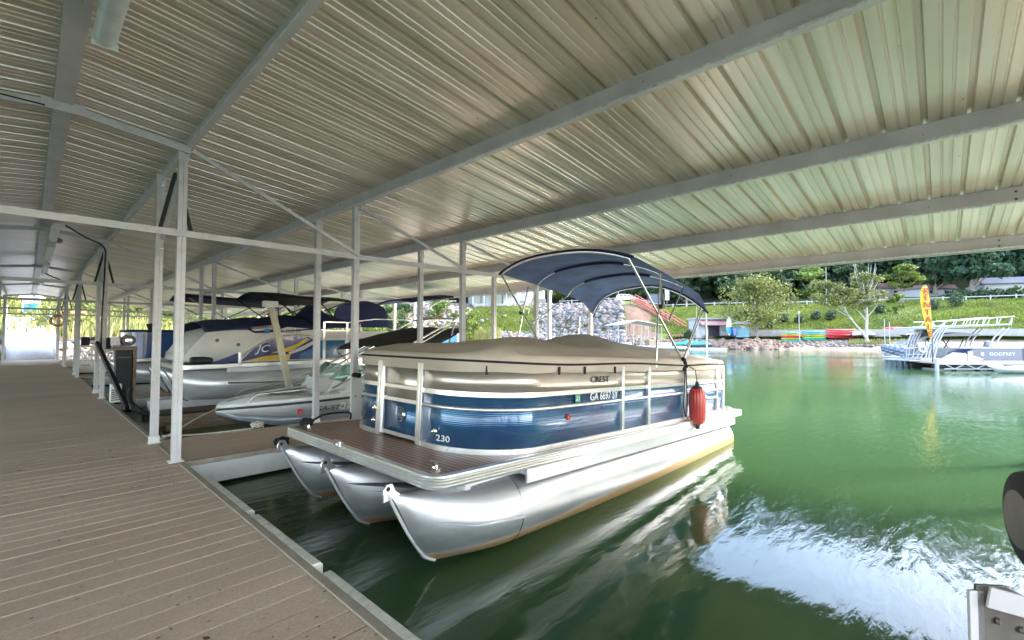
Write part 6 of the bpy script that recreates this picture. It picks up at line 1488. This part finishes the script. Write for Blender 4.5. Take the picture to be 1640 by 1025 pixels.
def motorboat(u, d, lb, L_=4.6, rz=0):
    x, y = face(u, d); t = thing('small_motorboat', lb, 'motorboat', (x, y, 0), FACE + rz, 'small motorboats at the canopy jetty')
    rows = []
    for s, b, k, g in ((0, .05, .35, .62), (.15, .55, .05, .58), (.4, .85, -.15, .52), (1, .85, -.15, .5)): rows.append([(L_ * (s - .5), -b, g), (L_ * (s - .5), -b * .85, (k + g) / 2), (L_ * (s - .5), 0, k), (L_ * (s - .5), b * .85, (k + g) / 2), (L_ * (s - .5), b, g)])
    MB().grid(rows).build('hull', gelcoat, t, smooth=50, solid=.03); MB().box(-.6, .9, -.5, .5, .2, .95).build('console', gelcoat, t, bev=.05)
    MB().box(L_ * .5 + .02, L_ * .5 + .35, -.2, .2, .45, 1.0).build('motor', outboard_m, t, bev=.06); MB().box(L_ * .5 + .1, L_ * .5 + .25, -.06, .06, -.4, .45).build('motor_leg', black_m, t)
motorboat(1003, 58, 'white motorboat with its motor up left of the canopy jetty', 4.6, R(180)); motorboat(1062, 57.5, 'long low white skiff in front of the red stairs', 6.0)
x, y = face(1128, 60); m = MB(); m.box(-2.4, 2.6, -.7, .7, -.1, .22); o = m.build('swim_float', white_paint, None, bev=.06); o.location = (x, y, 0); o.rotation_euler.z = FACE; tag(o, 'flat white float at the right end of the jet skis', 'float')

# ------------------------------------------------------------------ boat rental dock at the right
d0 = 24.5; x, y = face(1500, d0)
t = thing('rental_dock', 'floating rental dock with white truss side and tan boards at the right', 'dock', (x, y, 0), FACE - R(3)); LN = 9
MB().box(0, LN, 0, 1.6, zat(581, d0) - 0.06, zat(581, d0) + 0.02).build('decking', edge_m, t)
zt_ = zat(582.5, d0); zb_ = zat(590.5, d0)
m = MB(); m.bar((0, -0.03, zt_), (LN, -0.03, zt_), 0.05, 0.09); m.bar((0.3, -0.03, zb_), (LN, -0.03, zb_), 0.05, 0.05)
n = 16
for i in range(n):
    a = 0.3 + i * (LN - .3) / n; b = 0.3 + (i + 1) * (LN - .3) / n
    m.bar((a, -0.03, zb_ if i % 2 else zt_), (b, -0.03, zt_ if i % 2 else zb_), 0.03, 0.04)
m.build('side_truss', white_paint, t)
for i in range(5): MB().box(0.9 + i * 1.2, 1.05 + i * 1.2, 0.1, 0.25, -0.5, zb_ - .03).build('pile', black_m, t)
for i in range(3): MB().box(0.4 + i * 3, 2.9 + i * 3, .4, 1.5, -0.3, zb_ - .03).build('float', conc_m, t)
MB().box(-0.12, 0.0, -0.10, 0.06, -0.5, zat(574, d0)).build('corner_post', white_paint, t, bev=.02)
# rental pontoon boats, moored side by side with their motors towards us
def rental(loc, rz, lb, rails=True, grp=None, cowl=outboard_m):
    t = thing('rental_boat', lb, 'pontoon boat', loc, rz, grp)
    for yy in (-0.95, 0.95): m = MB(); nose_tube(m, 0, 0.12, 0.28, 0, 0.9, 6.4, 0.25, 14); o = m.build('pontoon', alu_m, t, smooth=50); o.location = (7.3, yy, 0); o.rotation_euler.z = math.pi
    MB().box(0.2, 7.3, -1.2, 1.2, 0.45, 0.53).build('deck', rail_m, t)
    for sy in (-1, 1):
        MB().box(1.2, 7.0, sy * 1.15 - .01, sy * 1.15 + .01, 0.56, 1.15).build('side_panel', vinyl_seat if sy > 0 else slate_panel, t)
        m = MB(); m.tube([(1.2, sy * 1.17, 0.56), (1.2, sy * 1.17, 1.22), (7.0, sy * 1.17, 1.22), (7.0, sy * 1.17, 0.56)], 0.025, 6); m.build('rail', rail_m, t)
    MB().box(1.3, 2.0, -1.0, 1.0, 0.55, 1.0).build('seat', vinyl_seat, t, bev=.05)
    o = MB().prism([(-0.32, 0.55), (0.12, 0.5), (0.16, 0.95), (0.05, 1.12), (-0.2, 1.15), (-0.36, 0.95)], lambda a, b: (a, -0.22, b), lambda a, b: (a, 0.22, b)).build('outboard', cowl, t, bev=.07)
    MB().box(-0.14, 0.06, -.07, .07, -.4, .5).build('leg', cowl, o, bev=.02); MB().box(-0.34, -0.28, -.16, .16, .72, .86).build('decal', white_decal, o)
    return t
mid_u = ((1453, 27.2), (1444, 29.8), (1434, 32.6), (1426, 35.6), (1419, 38.8))
RL = ['nearest of the row of rental boats whose motors point left', 'second rental boat in the row, motor partly hidden by the nearest', 'third rental boat in the row of grey motors', 'fourth rental boat in the row of grey motors', 'farthest rental boat in the row of grey motors']
rb0 = None
for i, (u, d) in enumerate(mid_u):
    x, y = face(u, d)
    if rb0 is None: rb0 = rental((x, y, 0), FACE - R(2), RL[0], grp='rental pontoon boats moored side by side')
    else: dup(rb0, (x, y, 0), FACE - R(2), RL[i])
# two-storey party boat with slide
d1_ = 27.0; x, y = face(1449, d1_); q_ = PXM(d1_)
t = thing('double_deck_boat', 'big navy sided pontoon boat with white upper deck frame and slide', 'pontoon boat', (x, y, 0), FACE - R(2))
m = MB(); nose_tube(m, 0, 0.12, 0.33, 0, 1, 9.0, .3, 16); o = m.build('pontoon', alu_m, t, smooth=50); o.location = (11, -1.0, 0); o.rotation_euler.z = math.pi
o2 = o.copy(); C.objects.link(o2); o2.parent = t; o2.location = (11, 1.3, 0)
MB().box(-0.3, 11, -1.4, 1.7, 0.5, 0.6).build('deck', rail_m, t)
zs0, zs1 = zat(575, d1_), zat(557, d1_)
MB().prism([(1.3, zs0), (11, zs0), (11, zs1), (2.6, zs1 - .02), (1.9, zs1 - .3)], lambda a, b: (a, -1.42, b), lambda a, b: (a, -1.38, b)).build('side_panel', slate_panel, t)
MB().prism([(0.6, zs0), (2.8, zs0), (3.1, zs0 + .08), (2.3, zs0 + .35), (1.9, zs1 - .25), (1.4, zs0 + .45)], lambda a, b: (a, -1.45, b), lambda a, b: (a, -1.425, b)).build('white_flash', gelcoat, t)
MB().box(1.8, 11, -1.44, -1.36, zs1, zs1 + .08).build('top_rail', rail_m, t); MB().box(0.4, 11, -1.44, -1.36, zs0 - .1, zs0 - .003).build('bottom_rail', rail_m, t)
for xx in (5.3,): MB().box(xx - .05, xx + .05, -1.47, -1.425, zs0 - .1, zs1 + .15).build('fence_post', white_paint, t)
text('boat_name', 'GODFREY', 0.24, (4.1, -1.43, (zs0 + zs1) / 2 + .02), (R(90), 0, 0), white_decal, t, sx=1.3)
MB().box(2.95, 3.1, -1.435, -1.425, (zs0 + zs1) / 2 - .06, (zs0 + zs1) / 2 + .12).build('emblem', white_decal, t)
zd = zat(524.5, d1_); zr_ = zat(516.5, d1_)
for sy, yy in ((0, -1.35), (1, 0.1)):
    for dx in (0, 0.16, 0.32, .48):
        MB().tube(catmull([(0.0 + dx, yy, 0.6), (0.12 + dx, yy, 1.1), (0.45 + dx, yy, 1.9), (0.85 + dx * .8, yy, zd)], 4), 0.045, 6).build('arch_leg', white_paint, t, smooth=60)
    for dx in (0, 0.3): MB().tube(catmull([(3.55 + dx, yy, 0.6), (3.5 + dx, yy, 1.2), (3.75 + dx, yy, 1.75), (4.3 + dx, yy, zd - .05)], 4), 0.04, 6).build('arch_leg', white_paint, t, smooth=60)
    m = MB(); m.tube([(0.6, yy, zr_ + .02), (1.8, yy, zr_ + .05), (4.9, yy, zr_ + .30)], .03, 6); m.tube([(0.5, yy, zd + .02), (4.6, yy, zd + .15)], .04, 6)
    for k in range(7): m.tube([(1.0 + k * .6, yy, zd + .03 + .02 * k), (1.2 + k * .6, yy, zr_ + .04 + .04 * k)], .025, 5)
    m.build('upper_railing', white_paint, t, smooth=60)
for k in range(4): MB().tube([(4.85 + .0, -1.2 + k * .8, zd + .1), (4.95, -1.2 + k * .8, zr_ + .32)], .03, 5).build('end_baluster', white_paint, t)
MB().prism([(0.5, zd - .12), (2.2, zd - .02), (4.7, zd + .1), (4.7, zd + .16), (0.5, zd + .0)], lambda a, b: (a, -1.3, b), lambda a, b: (a, 1.45, b)).build('upper_deck', white_paint, t)
MB().prism([(1.2, zd - .42), (2.4, zd - .3), (3.4, zd - .42), (3.4, zd - .5), (1.2, zd - .5)], lambda a, b: (a, -1.0, b), lambda a, b: (a, 1.0, b)).build('canopy', slate_panel, t)
m = MB(); sl = catmull([(2.4, .5, zd + .05), (2.0, .5, zat(528, d1_)), (1.5, .5, zat(539, d1_)), (0.9, .5, zat(548, d1_)), (0.0, .5, zat(553, d1_))], 5)
m.grid([[(p.x, p.y - .35, p.z + .18) for p in sl], [(p.x, p.y - .3, p.z) for p in sl], [(p.x, p.y + .3, p.z) for p in sl], [(p.x, p.y + .35, p.z + .18) for p in sl]]); m.build('slide', gelcoat, t, smooth=50, solid=.03)
m = MB()
for k in range(5): m.tube([(0.1 + k * .5, .5, 0.5), (0.1 + k * .5, .5, sl[min(len(sl) - 1, 20 - k * 4)].z)], .03, 6)
m.build('slide_support', white_paint, t)
for k in range(6):
    a = Vector((1.2 + (k % 3) * .9, .2, 0.62)); b = Vector((2.0 + (k % 3) * .8, .2 + .3 * (k // 3), 1.8)) if k < 3 else Vector((0.7 + (k % 3) * .9, .5, 1.8))
    MB().tube([a, b], .03, 6).build('inner_strut', black_m, t)
m = MB()
for k in range(9): m.tube([(-0.9 + k * .12, -1.3, 0.55), (-0.6 + k * .12 + (.2 if k % 2 else -.2), -1.3, 1.15)], .02, 5)
m.tube([(-1.0, -1.3, .55), (-1.0, -1.3, 1.15), (0.3, -1.3, 1.25)], .03, 6); m.tube([(-1.0, -1.3, .8), (0.3, -1.3, .85)], .025, 6); m.build('boarding_gate', rail_m, t)
MB().tube([(-0.15 + .16 * math.cos(a), -1.36, 1.12 + .16 * math.sin(a)) for a in [2 * math.pi * k / 14 for k in range(14)]], .05, 8, closed=True).build('life_ring', white_decal, t, smooth=60)
MB().box(1.6, 4.2, -.9, .9, .62, 1.15).build('seat', vinyl_seat, t, bev=.05); MB().box(2.2, 2.45, -1.5, -1.46, zs0, zs0 + .5).build('gate_post', white_paint, t)
MB().lathe([(.16, 0), (.2, .1), (.14, .35), (.02, .4)], (3.85, -.9, zs1 + .02), 14).build('helm_seat', grey_gel, t, smooth=50)
m = MB(); m.prism([(-0.9, .5), (0.4, .5), (0.4, .44), (-0.9, .44)], lambda a, b: (a, -1.35, b), lambda a, b: (a, 0.6, b)); m.build('stern_platform', white_paint, t)
# low grey hull in front of the dock
d2 = 22.8; x, y = face(1578, d2); m = MB(); nose_tube(m, 0, 0.22, 0.22, 0, 1.8, 5, .5, 16); t = thing('rowing_shell', 'long low silver pontoon float lying against the front of the rental dock', 'float', (x, y, -0.02), FACE); m.build('hull', alu_m, t, smooth=50); MB().box(.8, 4.5, -.1, .1, .43, .46).build('top_strip', dark_stripe, t)
# feather flag
d3 = 23.6; x, y = face(1489, d3); z0 = zat(571, d3)
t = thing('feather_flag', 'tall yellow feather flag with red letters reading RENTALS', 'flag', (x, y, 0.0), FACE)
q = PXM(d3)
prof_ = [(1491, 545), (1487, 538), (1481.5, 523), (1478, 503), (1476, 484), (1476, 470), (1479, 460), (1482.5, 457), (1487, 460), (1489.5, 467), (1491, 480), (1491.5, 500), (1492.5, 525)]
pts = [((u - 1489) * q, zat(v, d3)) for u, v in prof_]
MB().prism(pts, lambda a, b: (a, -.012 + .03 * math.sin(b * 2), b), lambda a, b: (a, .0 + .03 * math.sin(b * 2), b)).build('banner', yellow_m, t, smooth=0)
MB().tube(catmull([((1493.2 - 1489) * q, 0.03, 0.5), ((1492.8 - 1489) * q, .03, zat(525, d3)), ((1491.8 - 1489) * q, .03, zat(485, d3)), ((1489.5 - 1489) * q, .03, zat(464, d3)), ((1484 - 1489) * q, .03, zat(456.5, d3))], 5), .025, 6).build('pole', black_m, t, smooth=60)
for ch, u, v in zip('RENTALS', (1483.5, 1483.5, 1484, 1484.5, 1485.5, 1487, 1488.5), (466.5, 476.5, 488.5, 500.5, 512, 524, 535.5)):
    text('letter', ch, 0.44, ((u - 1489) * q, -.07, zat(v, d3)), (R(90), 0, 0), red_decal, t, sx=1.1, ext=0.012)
